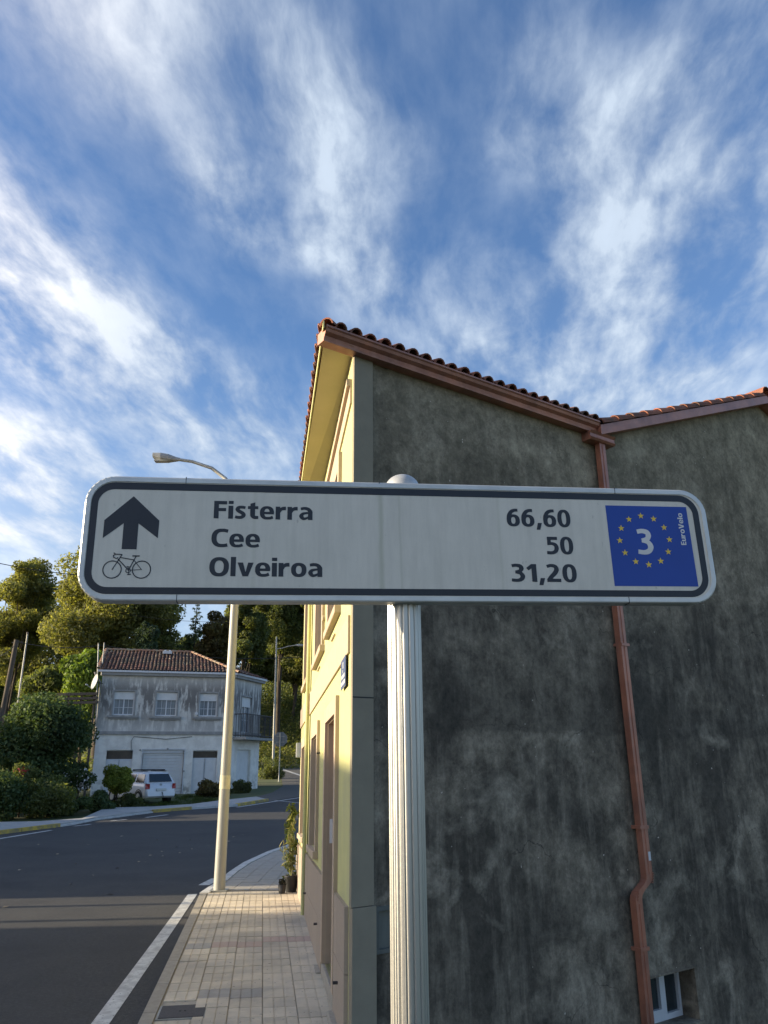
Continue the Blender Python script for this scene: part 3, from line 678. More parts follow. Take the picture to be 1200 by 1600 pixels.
# ------------------------------------------------------------------ second yellow house in the row
T2 = 8.12
H2 = thing('row_house', 'yellow house adjoining the corner house along the pavement, behind the potted plant', 'house', FP(J, 0))
holes2 = [(6.05, 7.10, 1.16, 2.46), (6.05, 7.05, 3.46, 4.90)]
mb = MB(); wallmesh(mb, lambda t, z, o=0: F(t, z, o+.012), J, T2, -.3, 5.68, holes2, .24)
mb.add([F(T2, -.3, .012), F(T2, 5.68, .012), F(T2, 5.68, -6), F(T2, -.3, -6)], [(0, 1, 2, 3)]); mb.build('facade', M_FAC, H2)
_F = F
def F2(t, z, o=0.0): return _F(t, z, o+.012)
def facade2():
    global F
    F = F2
    facade_bits(H2, J+.04, T2, holes2, False); plinth(H2, J+.03, T2, [])
    mb = MB(); fb(mb, F, J, T2, -.2, .095, 0, .075); mb.build('base_course', M_KERB, H2, .004)
    F = _F
facade2()
mb = MB(); mb.tube([F(J, 5.6, .05), F(J, .05, .05)], .028, 8); mb.build('rain_pipe', M_FAC, H2)
mb = MB(); mb.add([F(J, 5.64, 0), F(T2+.15, 5.64, 0), F(T2+.15, 5.72, OH), F(J, 5.72, OH)], [(0, 1, 2, 3)]); mb.build('soffit', M_SOFF, H2)
mb = MB(); fb(mb, F, J+.01, T2+.15, 5.655, 5.735, OH, OH+.015); mb.build('fascia', M_FAC, H2)
mb = MB(); mb.add([F(J, 5.737, OH), F(T2+.15, 5.737, OH), F(T2+.15, 6.127, OH-1.3), F(J, 6.127, OH-1.3)], [(0, 1, 2, 3)]); mb.build('roof_deck', M_TILE, H2)
t = J+.05
while t < T2+.1:
    p0 = F(t, 5.745, OH+.03+rnd.uniform(-.008, .008)); e = p0-FN*.42+Vector((0, 0, .15))
    mb = MB(); half_tile(mb, p0, e, FD, .066, .054); mb.build('roof_tile', M_TILE, H2)
    t += .18
mb = MB(); fb(mb, F, T2-.25, T2-.10, 2.36, 2.60, .012, .10); mb.build('alarm_box', M_PVCW, H2)

# street name plate
NP = thing('street_name_plate', 'small blue street name plate with white writing high on the yellow facade by the corner', 'plate', F(.36, 2.75, .02))
mb = MB(); fb(mb, F, .16, .56, 2.61, 2.86, .021, .027); mb.build('plate', mat('enamel_blue', (.08, .11, .22), (.07, .10, .20), rough=.35, scale=8), NP)

# ------------------------------------------------------------------ text
# name plate writing: white lines too small to read
mb = MB()
for t0, t1, z0, z1 in ((.33, .39, 2.775, 2.83), (.36, .40, 2.74, 2.765), (.22, .50, 2.69, 2.725), (.19, .54, 2.635, 2.67)):
    mb = MB(); fb(mb, F, t0, t1, z0, z1, .0275, .0285); mb.build('lettering', mat('enamel_white', (.62, .64, .62), (.4, .42, .42), rough=.4, scale=90), NP)

# ------------------------------------------------------------------ the direction sign
yaw, rl = .13199, .01517
SC = Vector((.082, 2.1, 2.5944))
SU = Vector((math.cos(yaw), math.sin(yaw), 0)); SW0 = Vector((0, 0, 1))
SU2 = SU*math.cos(rl)+SW0*math.sin(rl); SW2 = -SU*math.sin(rl)+SW0*math.cos(rl); SNn = SU2.cross(SW2)   # SNn faces the camera
def SP(x, y, o=0.0): return SC+SU2*(x/1000)+SW2*(y/1000)+SNn*(o/1000)
post_x = -17
post_base = SP(post_x, 0, -75); 
DS = thing('direction_sign', 'white direction sign with black border and blue badge on a fluted metal post', 'sign', (post_base.x, post_base.y, 0))
def rrect(x0, x1, y0, y1, r, n=8):
    out = []
    for cx, cy, a0 in ((x1-r, y1-r, 0), (x0+r, y1-r, 90), (x0+r, y0+r, 180), (x1-r, y0+r, 270)):
        for k in range(n+1):
            a = R(a0+90*k/n); out.append((cx+r*math.cos(a), cy+r*math.sin(a)))
    return out
def ringp(mb, A, B, oA, oB):
    n = len(A); mb.add([SP(*p, oA) for p in A]+[SP(*p, oB) for p in B], [(i, (i+1) % n, n+(i+1) % n, n+i) for i in range(n)])
Mface = bpy.data.materials.new('sign_face'); Mface.use_nodes = True
t_ = NT(Mface.node_tree); b_ = t_.n['Principled BSDF']; g_ = t_.node('ShaderNodeNewGeometry').outputs['Position']
c_ = t_.mix(t_.ramp(t_.noise(t_.mapping(g_, scale=(1, 1, .10)), 34, 6, .7), [(.42, 0), (.72, .5)]), (.66, .64, .555), (.49, .475, .41))
c_ = t_.mix(t_.ramp(t_.noise(g_, 9, 5, .6), [(.45, 0), (.75, .35)]), c_, (.48, .48, .41))
c_ = t_.mix(t_.ramp(t_.noise(t_.mapping(g_, scale=(1, 1, .5)), 60, 3, .6), [(.70, 0), (.76, .35)]), c_, (.20, .20, .17))
dv = t_.node('ShaderNodeVectorMath', operation='DOT_PRODUCT'); t_.link(t_.vmath('SUBTRACT', g_, tuple(SC)), dv.inputs[0]); dv.inputs[1].default_value = tuple(SU2)
sx1 = t_.math('ADD', dv.outputs['Value'], t_.math('MULTIPLY', t_.noise(t_.mapping(g_, scale=(1, 1, .3)), 30, 4, .6), .012))
for x_, w_, a_ in ((-.086, .012, .42), (-.03, .006, .2), (.26, .008, .16), (-.44, .010, .16)):
    c_ = t_.mix(t_.math('MULTIPLY', t_.ramp(t_.math('DIVIDE', t_.math('ABSOLUTE', t_.math('SUBTRACT', sx1, x_)), w_), [(0, 1), (1, 0)], 'EASE'), a_), c_, (.30, .32, .20))
br = t_.node('ShaderNodeTexVoronoi'); br.feature = 'DISTANCE_TO_EDGE'; br.inputs['Scale'].default_value = 330; t_.link(g_, br.inputs['Vector'])
c_ = t_.mix(t_.ramp(br.outputs[0], [(.0, .10), (.08, 0)]), c_, (.2, .2, .2))
t_.link(c_, b_.inputs['Base Color']); b_.inputs['Roughness'].default_value = .45
OUT = rrect(-903, 903, -174.4, 174.4, 76); IN = rrect(-888, 888, -159.5, 159.5, 62)
mb = MB(); n = len(OUT)
mb.add([SP(*p, 0) for p in IN], [tuple(range(n))]); mb.build('panel', Mface, DS)
# frame: a folded aluminium edge running round the panel, in lengths that meet at seams
M_FR = M_ALUF
mb = MB()
MID = rrect(-900, 900, -171.4, 171.4, 74)
ringp(mb, IN, IN, 0, 2.4); ringp(mb, IN, MID, 2.4, 2.4); ringp(mb, MID, OUT, 2.4, 0.2); ringp(mb, OUT, OUT, .2, -46); ringp(mb, OUT, IN, -46, -46)
mb.add([SP(*p, -44) for p in IN], [tuple(range(n))[::-1]])
mb.build('frame', M_FR, DS)
mb = MB()
for x, y0, y1 in ((-638, 158, 176.5), (-644, -176.5, -158), (620, 158, 176.5), (624, -176.5, -158), (-94, 170, 176.4)):
    mb = MB(); mb.prism([SP(x-.9, y0, -30), SP(x+.9, y0, -30), SP(x+.9, y1, -30), SP(x-.9, y1, -30)], SNn*.0328); mb.build('frame_seam', M_INK, DS)
for k in range(7):       # the puckers pressed into the bent corners
    for cx, cy, a0 in ((-827, 98, 92), (-827, -98, 182), (827, 98, 2), (827, -98, 272)):
        a = R(a0+8+k*12); p = Vector((math.cos(a), math.sin(a))); q = Vector((-p.y, p.x))
        A = [(cx+p.x*r_+q.x*w_, cy+p.y*r_+q.y*w_) for r_, w_ in ((63, -1.5), (75, -3), (75, 3), (63, 1.5))]
        mb = MB(); mb.add([SP(*A[0], 2.5), SP(*A[1], 2.2), SP(*A[2], 2.2), SP(*A[3], 2.5), SP(cx+p.x*69, cy+p.y*69, 3.4)], [(0, 1, 4), (1, 2, 4), (2, 3, 4), (3, 0, 4)], True); mb.build('corner_pucker', M_FR, DS)
mb = MB(); BO = rrect(-886.5, 879, -157, 157, 60, 10); BI = rrect(-868.5, 860, -138, 136.5, 42, 10)
ringp(mb, BO, BI, .5, .5); mb.build('border', M_INK, DS)
# arrow
mb = MB(); mb.add([SP(x, y, .6) for x, y in ((-776, 117), (-848, 47), (-848, -4), (-796.5, 39), (-796.5, -34), (-757.5, -34), (-757.5, 39), (-704, -2), (-703, 48))], [(0, 1, 2, 3), (4, 5, 6, 3), (0, 6, 7, 8), (0, 3, 6)])
mb.build('arrow', M_INK, DS)
# bicycle
mb = MB()
def stroke(pts, wd, o=.7):
    for (x0, y0), (x1, y1) in zip(pts[:-1], pts[1:]):
        d = Vector((x1-x0, y1-y0)).normalized(); n_ = Vector((-d.y, d.x))*wd/2; e = d*wd*.3
        mb.add([SP(x0-e.x+n_.x, y0-e.y+n_.y, o), SP(x0-e.x-n_.x, y0-e.y-n_.y, o), SP(x1+e.x-n_.x, y1+e.y-n_.y, o), SP(x1+e.x+n_.x, y1+e.y+n_.y, o)], [(0, 1, 2, 3)])
        o += .03
def ring(cx, cy, r, wd, n=36, o=.6):
    A = [(cx+(r+wd/2)*math.cos(2*math.pi*k/n), cy+(r+wd/2)*math.sin(2*math.pi*k/n)) for k in range(n)]
    B = [(cx+(r-wd/2)*math.cos(2*math.pi*k/n), cy+(r-wd/2)*math.sin(2*math.pi*k/n)) for k in range(n)]
    ringp(mb, A, B, o, o)
ring(-816.5, -90.5, 23.5, 3.0); ring(-740.5, -90, 23.5, 3.0); ring(-775, -93, 6, 2.2, 20, .62)
stroke([(-816.5, -90.5), (-800, -61), (-794, -49)], 2.6); stroke([(-803, -62), (-774, -92)], 3); stroke([(-799, -57), (-762, -63.5)], 2.6, .8)
stroke([(-774, -92), (-757, -53)], 2.6, .9); stroke([(-766, -52.5), (-749, -52.5)], 3.4, 1); stroke([(-762, -64), (-740.5, -90), (-774, -92)], 1.9, .85)
stroke([(-794, -49), (-811, -48), (-816, -52), (-815, -57), (-808, -60), (-804, -58)], 2.6, 1.05); stroke([(-812, -47), (-815, -45)], 3, 1.2)
stroke([(-776, -83), (-772, -103)], 2.0, 1.1); stroke([(-779, -82), (-772, -83)], 2.2, 1.15); stroke([(-776, -104), (-768, -103)], 2.6, 1.2)
mb.build('bicycle_symbol', M_INK, DS)
# route badge
mb = MB(); mb.add([SP(*p, .5) for p in ((585.5, 120), (842, 120), (844, -125.5), (586, -125.5))], [(3, 2, 1, 0)]); rb = mb.build('route_badge', M_BLUE, DS)
star = []
cx0, cy0 = 695, 14
for k in range(12):
    a = R(90+30*k+2); sx, sy = 696+78*math.cos(a), 14+75*math.sin(a)
    pts = []
    for j in range(10):
        r_ = 10.6 if j % 2 == 0 else 4.3; b2 = R(90+36*j); pts.append((sx+r_*math.cos(b2), sy+r_*math.sin(b2)))
    mb = MB(); mb.add([SP(*p, 1.0) for p in pts]+[SP(sx, sy, 1.0)], [(j, (j+1) % 10, 10) for j in range(10)]); mb.build('star', M_STAR, rb)
# lettering: own letter shapes drawn as outlines

def cat_pts(pts, ws, n=9):
    out = []; P = [Vector(p) for p in pts]; m_ = len(P)
    for i in range(m_-1):
        p0 = P[max(i-1, 0)]; p1 = P[i]; p2 = P[i+1]; p3 = P[min(i+2, m_-1)]
        for k in range(n+(1 if i == m_-2 else 0)):
            t = k/n; q = .5*((2*p1)+(-p0+p2)*t+(2*p0-5*p1+4*p2-p3)*t*t+(-p0+3*p1-3*p2+p3)*t**3); out.append((q, ws[i]*(1-t)+ws[i+1]*t))
    return out
class Glyph:
    def __init__(s, w): s.w = w; s.sh = []
    def poly(s, *p): s.sh.append(('p', list(p))); return s
    def rect(s, a, b, c, d): return s.poly((a, b), (c, b), (c, d), (a, d))
    def ring(s, cx, cy, rx, ry, tx, ty, a0=0, a1=360, e=2.35):
        n = 44; A = []; B = []
        f = lambda v: math.copysign(abs(v)**(2/e), v)
        for k in range(n+1):
            a = R(a0+(a1-a0)*k/n); c, s_ = f(math.cos(a)), f(math.sin(a)); A.append((cx+rx*c, cy+ry*s_)); B.append((cx+(rx-tx)*c, cy+(ry-ty)*s_))
        s.sh.append(('b', A, B)); return s
    def band(s, pts, ws):
        q = cat_pts(pts, ws); A = []; B = []
        for i, (p, w_) in enumerate(q):
            d = (q[min(i+1, len(q)-1)][0]-q[max(i-1, 0)][0]).normalized(); n = Vector((-d.y, d.x))*w_/2; A.append(tuple(p+n)); B.append(tuple(p-n))
        s.sh.append(('b', A, B)); return s
GL = {
 'F': Glyph(.69).rect(0, 0, .26, 1).rect(.26, .81, .69, 1).rect(.26, .42, .65, .60),
 'E': Glyph(.64).rect(0, 0, .24, 1).rect(.24, .82, .64, 1).rect(.24, .42, .60, .59).rect(.24, 0, .64, .18),
 'i': Glyph(.26).rect(0, 0, .26, .74).rect(0, .84, .265, 1.02),
 'l': Glyph(.26).rect(0, 0, .26, 1.04),
 't': Glyph(.57).poly((.13, .30), (.39, .30), (.39, .96), (.13, .88)).rect(0, .57, .56, .74).band([(.26, .32), (.27, .20), (.36, .10), (.57, .095)], [.26, .26, .19, .17]),
 'e': Glyph(.77).ring(.385, .37, .385, .385, .245, .15, 0, 272).band([(.39, .062), (.55, .07), (.71, .125)], [.155, .155, .17]).rect(.22, .29, .765, .43).poly((.53, .43), (.77, .43), (.772, .38), (.53, .38)),
 'o': Glyph(.80).ring(.40, .37, .40, .385, .25, .165),
 'O': Glyph(.99).ring(.495, .5, .495, .52, .265, .185),
 'C': Glyph(.86).ring(.54, .5, .54, .52, .27, .185, 90, 270).band([(.54, .928), (.68, .925), (.86, .885)], [.185, .18, .19]).band([(.54, .072), (.68, .075), (.85, .11)], [.185, .18, .19]),
 's': Glyph(.62).band([(.57, .635), (.40, .668), (.22, .645), (.145, .54), (.24, .43), (.40, .34), (.485, .225), (.40, .105), (.23, .075), (.03, .11)], [.16, .165, .18, .23, .20, .20, .23, .18, .165, .16]),
 'r': Glyph(.56).rect(0, 0, .25, .74).band([(.17, .38), (.27, .56), (.40, .635), (.56, .645)], [.14, .17, .20, .21]),
 'a': Glyph(.74).band([(.09, .635), (.30, .668), (.50, .62), (.605, .48), (.61, .36)], [.16, .165, .19, .25, .25]).rect(.485, 0, .735, .40).band([(.60, .405), (.40, .395), (.20, .345), (.125, .215), (.20, .09), (.34, .075), (.55, .17)], [.11, .12, .16, .25, .18, .14, .10]),
 'v': Glyph(.82).poly((0, .74), (.28, .74), (.42, .23), (.41, 0), (.27, 0)).poly((.54, .74), (.82, .74), (.55, 0), (.41, 0), (.42, .23)),
 'u': Glyph(.75).rect(.50, 0, .75, .74).rect(0, .28, .25, .74).band([(.125, .29), (.135, .17), (.24, .085), (.38, .09), (.54, .20)], [.25, .25, .20, .16, .12]),
 'V': Glyph(.92).poly((0, 1), (.29, 1), (.47, .28), (.46, 0), (.31, 0)).poly((.64, 1), (.92, 1), (.61, 0), (.46, 0), (.47, .28)),
 '0': Glyph(.75).ring(.375, .5, .375, .52, .245, .165),
 '6': Glyph(.75).ring(.38, .335, .37, .352, .25, .155).band([(.66, .935), (.46, .925), (.28, .83), (.16, .62), (.128, .36)], [.165, .18, .21, .25, .25]),
 '5': Glyph(.72).rect(.08, .82, .66, 1).rect(.08, .52, .29, .82).band([(.09, .575), (.34, .605), (.53, .52), (.59, .35), (.52, .17), (.33, .075), (.03, .085)], [.13, .17, .22, .25, .22, .18, .18]),
 '3': Glyph(.71).band([(.05, .895), (.28, .925), (.49, .87), (.54, .74), (.45, .60), (.22, .545)], [.17, .175, .21, .245, .19, .15]).band([(.22, .545), (.47, .49), (.585, .31), (.50, .14), (.29, .075), (.01, .10)], [.15, .19, .25, .21, .175, .17]),
 '1': Glyph(.53).rect(.27, 0, .53, 1).poly((0, .78), (.11, .64), (.27, .75), (.27, 1.0)),
 '2': Glyph(.76).band([(.05, .87), (.27, .93), (.49, .87), (.55, .70), (.45, .50), (.26, .30), (.12, .12)], [.17, .175, .21, .25, .24, .22, .2]).rect(.02, 0, .75, .185),
 ',': Glyph(.33).poly((.10, .215), (.33, .215), (.21, -.185), (0, -.185)),
}
def lettering(txt, x0, x1, y0, cap, parent, mt, o=.6, gap=.085, rot=False):
    tot = sum(GL[c].w for c in txt)+gap*(len(txt)-1); kx = (x1-x0)/tot if not rot else None
    for c in [1]:
        mb = MB(); x = 0; lay = 0
        def M(px_, py_, oo):
            if rot: return SP(x1-py_*cap, y0+px_*(rot/tot), oo)
            return SP(x0+px_*kx, y0+py_*cap, oo)
        for ch in txt:
            g = GL[ch]; oo = o
            for sh in g.sh:
                if sh[0] == 'p':
                    q = sh[1]; mb.add([M(x+a, b, oo) for a, b in q], [tuple(range(len(q)))])
                else:
                    A, B = sh[1], sh[2]; n = len(A); mb.add([M(x+a, b, oo) for a, b in A]+[M(x+a, b, oo) for a, b in B], [(i, i+1, n+i+1, n+i) for i in range(n-1)])
                oo += .02
            x += g.w+gap
    ob = mb.build('lettering', mt, parent); ob['label'] = txt; return ob
lettering('Fisterra', -558, -285, 57.5, 51, DS, M_INK)
lettering('Cee', -561, -429.5, -24, 51, DS, M_INK)
lettering('Olveiroa', -563, -257, -106, 52, DS, M_INK)
lettering('66,60', 278.5, 472.5, 50, 52.5, DS, M_INK)
lettering('50', 391, 473, -32.5, 52, DS, M_INK)
lettering('31,20', 280.5, 475, -115, 52, DS, M_INK)
lettering('3', 671, 720.5, -29.5, 77, rb, M_WHITE, 1.0)
lettering('EuroVelo', 0, 825.5, 0.5, 16.5, rb, M_WHITE, 1.0, rot=99.5)
# fluted post and its domed cap
pr = MB(); NPF = 240; zb, zt = -.12, at(631, 759.5, 2.135).z
prof = []
for k in range(NPF):
    a = 2*math.pi*k/NPF; g = abs(math.sin(a*8+.5)); r_ = .0475-.0050*(1-g)**3.0 - (.002 if (k//20) % 3 == 1 else 0)
    prof.append((post_base.x+r_*math.cos(a+.3), post_base.y+r_*math.sin(a+.3)))
pr.add([(x, y, zb) for x, y in prof]+[(x, y, zt) for x, y in prof], [(i, (i+1) % NPF, NPF+(i+1) % NPF, NPF+i) for i in range(NPF)])
pr.build('post', M_ALU, DS)
mb = MB(); vs = []; nr, na = 9, 40
for j in range(nr+1):
    ph = math.pi/2*j/nr
    for k in range(na): vs.append((post_base.x+.053*math.cos(ph)*math.cos(2*math.pi*k/na), post_base.y+.053*math.cos(ph)*math.sin(2*math.pi*k/na), zt+.048*math.sin(ph)))
fs = [(j*na+k, j*na+(k+1) % na, (j+1)*na+(k+1) % na, (j+1)*na+k) for j in range(nr) for k in range(na)]
mb.add(vs, fs, True); mb.build('cap', mat('cap_metal', (.55, .55, .53), (.46, .46, .44), rough=.4, metal=.35, scale=30), DS)
mb = MB()
for zz_ in (-120, 120): mb = MB(); mb.box(post_base.x-.055, post_base.x+.055, post_base.y-.055, post_base.y+.03, SC.z+zz_/1000-.02, SC.z+zz_/1000+.02); mb.build('clamp', M_ALUF, DS)

# ------------------------------------------------------------------ street lamp by the kerb
LX, LY = -2.76, 13.96
SL = thing('street_lamp', 'tall galvanised street lamp standing on the pavement by the kerb, its arm curving left', 'street lamp', (LX, LY, 0))
mb = MB(); mb.tube([(LX, LY, 0), (LX, LY, 3), (LX, LY, 6.2)], [.098, .082, .064], 12); mb.build('pole', M_GALV, SL)
mb = MB(); mb.tube([(LX, LY, 6.2), (LX-.01, LY, 6.5), (-2.87, LY, 6.9), (-3.07, LY, 7.24), (-3.35, LY, 7.46), (-3.74, LY, 7.60), (-4.02, LY, 7.645)], [.045, .042, .040, .036, .034, .032, .032], 10); mb.build('arm', M_GALV, SL)
mb = MB()
sec = [(-3.98, .03, .03, 7.645), (-4.06, .05, .045, 7.65), (-4.20, .105, .075, 7.67), (-4.34, .12, .08, 7.69), (-4.50, .105, .055, 7.72)]
vs = []
for x, hw, hh, z in sec:
    for k in range(12):
        a = 2*math.pi*k/12; vs.append((x, LY+hw*math.copysign(abs(math.cos(a))**.7, math.cos(a)), z+hh*math.copysign(abs(math.sin(a))**.8, math.sin(a))))
mb.add(vs, [(i*12+k, i*12+(k+1) % 12, (i+1)*12+(k+1) % 12, (i+1)*12+k) for i in range(len(sec)-1) for k in range(12)]+[tuple(range(48, 60)), tuple(range(12))], False)
lh = mb.build('lamp_head', mat('lamp_grey', (.32, .33, .33), (.27, .28, .28), rough=.5, scale=12), SL)
mb = MB(); mb.box(-4.47, -4.2, LY-.07, LY+.07, 7.60, 7.615); mb.build('lens', mat('lens', (.5, .5, .46), None, rough=.2), lh)
mb = MB(); z1 = at(356, 1222, LY).z; mb.tube([(LX, LY, z1-.11), (LX, LY, z1+.11)], [.0935, .0915], 12, False); mb.build('sticker', mat('sticker_cream', (.62, .58, .40), (.5, .46, .32), rough=.6, scale=9), SL)
mb = MB(); mb.box(LX-.14, LX+.14, LY-.14, LY+.14, -.01, .012); mb.build('base_plate', M_GALV, SL)

# ------------------------------------------------------------------ foliage
rng = np.random.default_rng(11)
def leaves(name, blobs, n, size, mt, parent=None, inner=.55, outward=.6, aspect=.5, droop=0.0):
    B = np.array(blobs, float); wgt = (B[:, 3]*B[:, 4]+B[:, 4]*B[:, 5]+B[:, 3]*B[:, 5]); wgt /= wgt.sum()
    idx = rng.choice(len(B), n, p=wgt); d = rng.normal(size=(n, 3)); d /= np.linalg.norm(d, axis=1)[:, None]
    rad = inner+(1.08-inner)*rng.random(n)**.6
    P = B[idx, :3]+d*B[idx, 3:6]*rad[:, None]
    nrm = d*outward+rng.normal(size=(n, 3))*.6; nrm[:, 2] += .15; nrm /= np.linalg.norm(nrm, axis=1)[:, None]
    t = rng.normal(size=(n, 3)); t[:, 2] -= droop*3; t -= nrm*(t*nrm).sum(1)[:, None]; t /= np.linalg.norm(t, axis=1)[:, None]; b = np.cross(nrm, t)
    s = size*(.6+.8*rng.random(n))[:, None]
    V = np.stack([P-t*s*.5, P+b*s*aspect*.5+nrm*s*.06, P+t*s*.5, P-b*s*aspect*.5+nrm*s*.06], 1).reshape(-1, 3)
    if parent is not None: o_ = wloc(parent); V -= np.array([o_.x, o_.y, o_.z])
    me = bpy.data.meshes.new(name); me.vertices.add(4*n); me.vertices.foreach_set('co', V.ravel()); me.loops.add(4*n); me.loops.foreach_set('vertex_index', np.arange(4*n, dtype=np.int32))
    me.polygons.add(n); me.polygons.foreach_set('loop_start', np.arange(0, 4*n, 4, dtype=np.int32)); me.update(calc_edges=True); me.materials.append(mt)
    return link_mesh(name, me, parent)
def blobs_in(c, r, n, br, seed, flat=.75, low=.0):
    q = np.random.default_rng(seed); out = []; ph = q.random(4)*6.28
    while len(out) < n:
        d = q.normal(size=3); d /= np.linalg.norm(d); k = q.random()**.45
        if d[2]*k < low-1: continue
        az = math.atan2(d[1], d[0]); lump = 1+.16*math.sin(3*az+ph[0])+.13*math.sin(5*math.asin(d[2])+ph[1]+2*math.sin(az+ph[2]))+.08*math.sin(7*az+ph[3])
        p = np.array(c)+d*np.array(r)*k*.92*lump; b = br*(.6+.8*q.random()); out.append((*p, b, b, b*flat))
    return out
def limbs(base, top, blobs, r0, mt, parent, nl=14, seed=1):
    q = random.Random(seed); mb = MB(); base = Vector(base); top = Vector(top)
    mid = base.lerp(top, .5)+Vector((q.uniform(-.04, .04)*(top-base).length, 0, 0))
    mb.tube([base, mid, top], [r0, r0*.75, r0*.3], 8)
    for b in q.sample(blobs, min(nl, len(blobs))):
        s_ = base.lerp(top, q.uniform(.35, .85)); e = Vector(b[:3]); m2 = s_.lerp(e, .5)+Vector((0, 0, .08*(e-s_).length)); mb.tube([s_, m2, e], [r0*.38, r0*.22, r0*.07], 5)
    return mb.build('trunk', mt, parent)
def tree(name, label, px, Y, hw, ytop, ybot, n, ls, mt, nb=40, seed=1, br=.22, group=None, cat='tree', depth=None, inner=.4, ground=None, ylow=None, nl=14, aspect=.5, tr=None):
    """crown seen between the heights ytop..ybot, half width hw (photo pixels at that distance)"""
    x = at(px, 1190, Y).x; g = terr(x, Y) if ground is None else ground; k = Y/1262
    zt_ = at(px, ytop, Y).z; zb_ = at(px, ybot, Y).z; rx = hw*k; rz = (zt_-zb_)/2; c = (x, Y, (zt_+zb_)/2)
    H_ = thing(name, label, cat, (x, Y, g), group)
    b0 = br*min(rx, rz)*1.6
    bl = blobs_in(c, (max(rx-b0*.6, .05), (depth or rx)*.8, max(rz-b0*.5, .05)), nb, b0, seed)
    limbs((x, Y, g-.1), (x, Y, zb_+rz*1.3), bl, tr or max(.03, rx*.07), M_BARK, H_, nl, seed)
    leaves('crown', bl, n, ls, mt, H_, inner=inner, aspect=aspect); return H_
L_OAK = leafmat('leaf_oak', (.15, .17, .055), (.22, .23, .08), (.30, .29, .11), .55)
L_DARK = leafmat('leaf_dark', (.09, .115, .042), (.145, .175, .062), (.21, .235, .085), .55)
L_LIME = leafmat('leaf_lime', (.08, .14, .03), (.15, .23, .04), (.25, .33, .07), .45)
L_EVER = leafmat('leaf_evergreen', (.045, .08, .03), (.08, .125, .045), (.14, .19, .08), .35)
L_PINE = leafmat('leaf_pine', (.045, .075, .040), (.07, .11, .06), (.10, .14, .075))
L_BROWN = leafmat('leaf_russet', (.06, .05, .02), (.11, .085, .03), (.13, .12, .04))
L_YELG = leafmat('leaf_yellowgreen', (.14, .19, .03), (.27, .32, .05), (.42, .46, .10), .45)
L_WHITE = mat('petal_white', (.6, .58, .55), None, rough=.8); L_RED = mat('petal_red', (.30, .03, .03), None, rough=.8)
tree('oak_tree', 'broad olive green oak rising highest behind the left end of the direction sign', 150, 64, 118, 818, 1100, 95000, .27, L_OAK, 110, 3, .16, depth=5.5)
tree('oak_tree', 'olive green oak cut off by the left edge of the picture', 2, 68, 62, 862, 1100, 42000, .27, L_OAK, 60, 4, .19, depth=4.5)
tree('oak_tree', 'sparse oak with airy branches against the sky just below the sign', 236, 66, 40, 905, 1040, 5200, .30, L_DARK, 26, 5, .17, nl=24, tr=.3)
tree('pine_tree', 'small round pale green pine directly behind the tiled roof', 212, 60, 23, 969, 1030, 9000, .24, L_PINE, 22, 6, .28)
tree('leafy_tree', 'bright green leafy tree lit by the sun left of the white house', 125, 54, 48, 1006, 1110, 15000, .30, L_LIME, 34, 8, .24)
tree('leafy_tree', 'dark green tree in shade behind the wooden pole', 62, 56, 52, 1042, 1130, 11000, .30, L_DARK, 26, 9, .25)
tree('leafy_tree', 'russet and green tree with thin bare branches behind the hip of the roof', 330, 68, 40, 955, 1060, 15000, .28, L_BROWN, 34, 10, .2, nl=24)
tree('leafy_tree', 'tall dense dark tree on the slope right of the lamp pole', 432, 88, 58, 842, 1050, 60000, .31, L_DARK, 80, 12, .19, depth=6)
tree('leafy_tree', 'dense dark green tree with olive patches behind the lamp pole', 374, 78, 40, 905, 1080, 34000, .30, L_DARK, 54, 13, .2, depth=5)
tree('leafy_tree', 'shaded green tree half hidden behind the yellow house', 505, 84, 40, 880, 1060, 16000, .38, L_DARK, 40, 15, .2)
for px, Y, hw, yt, yb, lb in ((30, 92, 70, 905, 1120, 'hazy olive tree low behind the two oaks at the left'), (120, 95, 60, 930, 1120, 'olive tree behind the big oak, only its lower part in view'), (200, 90, 50, 975, 1100, 'green tree behind the ridge of the white house'), (270, 98, 50, 985, 1100, 'far green tree below the gap of sky'), (-25, 78, 50, 930, 1140, 'dark tree cut off by the left edge behind the wooden pole')):
    tree('woodland_tree', lb, px, Y, hw, yt, yb, 16000, .42, L_OAK if px in (30, 120) else L_DARK, 34, 70+px, .22, group='trees closing the view behind the oaks')
for px, Y, hw, yt, yb, lb in ((455, 100, 46, 965, 1100, 'olive tree on the slope behind the far street lamp'), (395, 104, 42, 950, 1110, 'green tree low on the slope right of the lamp pole'), (330, 104, 40, 985, 1110, 'far tree behind the russet one')):
    tree('woodland_tree', lb, px, Y, hw, yt, yb, 15000, .42, L_OAK if px != 395 else L_DARK, 30, 170+px, .22, group='trees closing the view on the right slope')
# conifer: tiers of drooping boughs
def conifer(px, Y, hw, ytop, ybot, label, n, mt, seed):
    q = np.random.default_rng(seed); x = at(px, 1190, Y).x; g = terr(x, Y); z1 = at(px, ytop, Y).z; z0 = at(px, ybot, Y).z; k = Y/1262
    H_ = thing('conifer', label, 'tree', (x, Y, g)); bl = []
    for i in range(26):
        f = (i+.5)/26; z = z0+(z1-z0)*f; rr = hw*k*(1-f)**.8*(.8+.4*q.random())
        for j in range(max(3, int(9*(1-f)+3))):
            a = q.random()*6.28; d = rr*(.35+.6*q.random()); s_ = max(.16, rr*.30); bl.append((x+d*math.cos(a), Y+d*math.sin(a), z-.18*d, s_, s_, s_*.5))
    mb = MB(); mb.tube([(x, Y, g-.1), (x, Y, z1)], [.18, .03], 7); mb.build('trunk', M_BARK, H_)
    leaves('crown', bl, n, .26, mt, H_, inner=.2, aspect=.25, droop=.3)
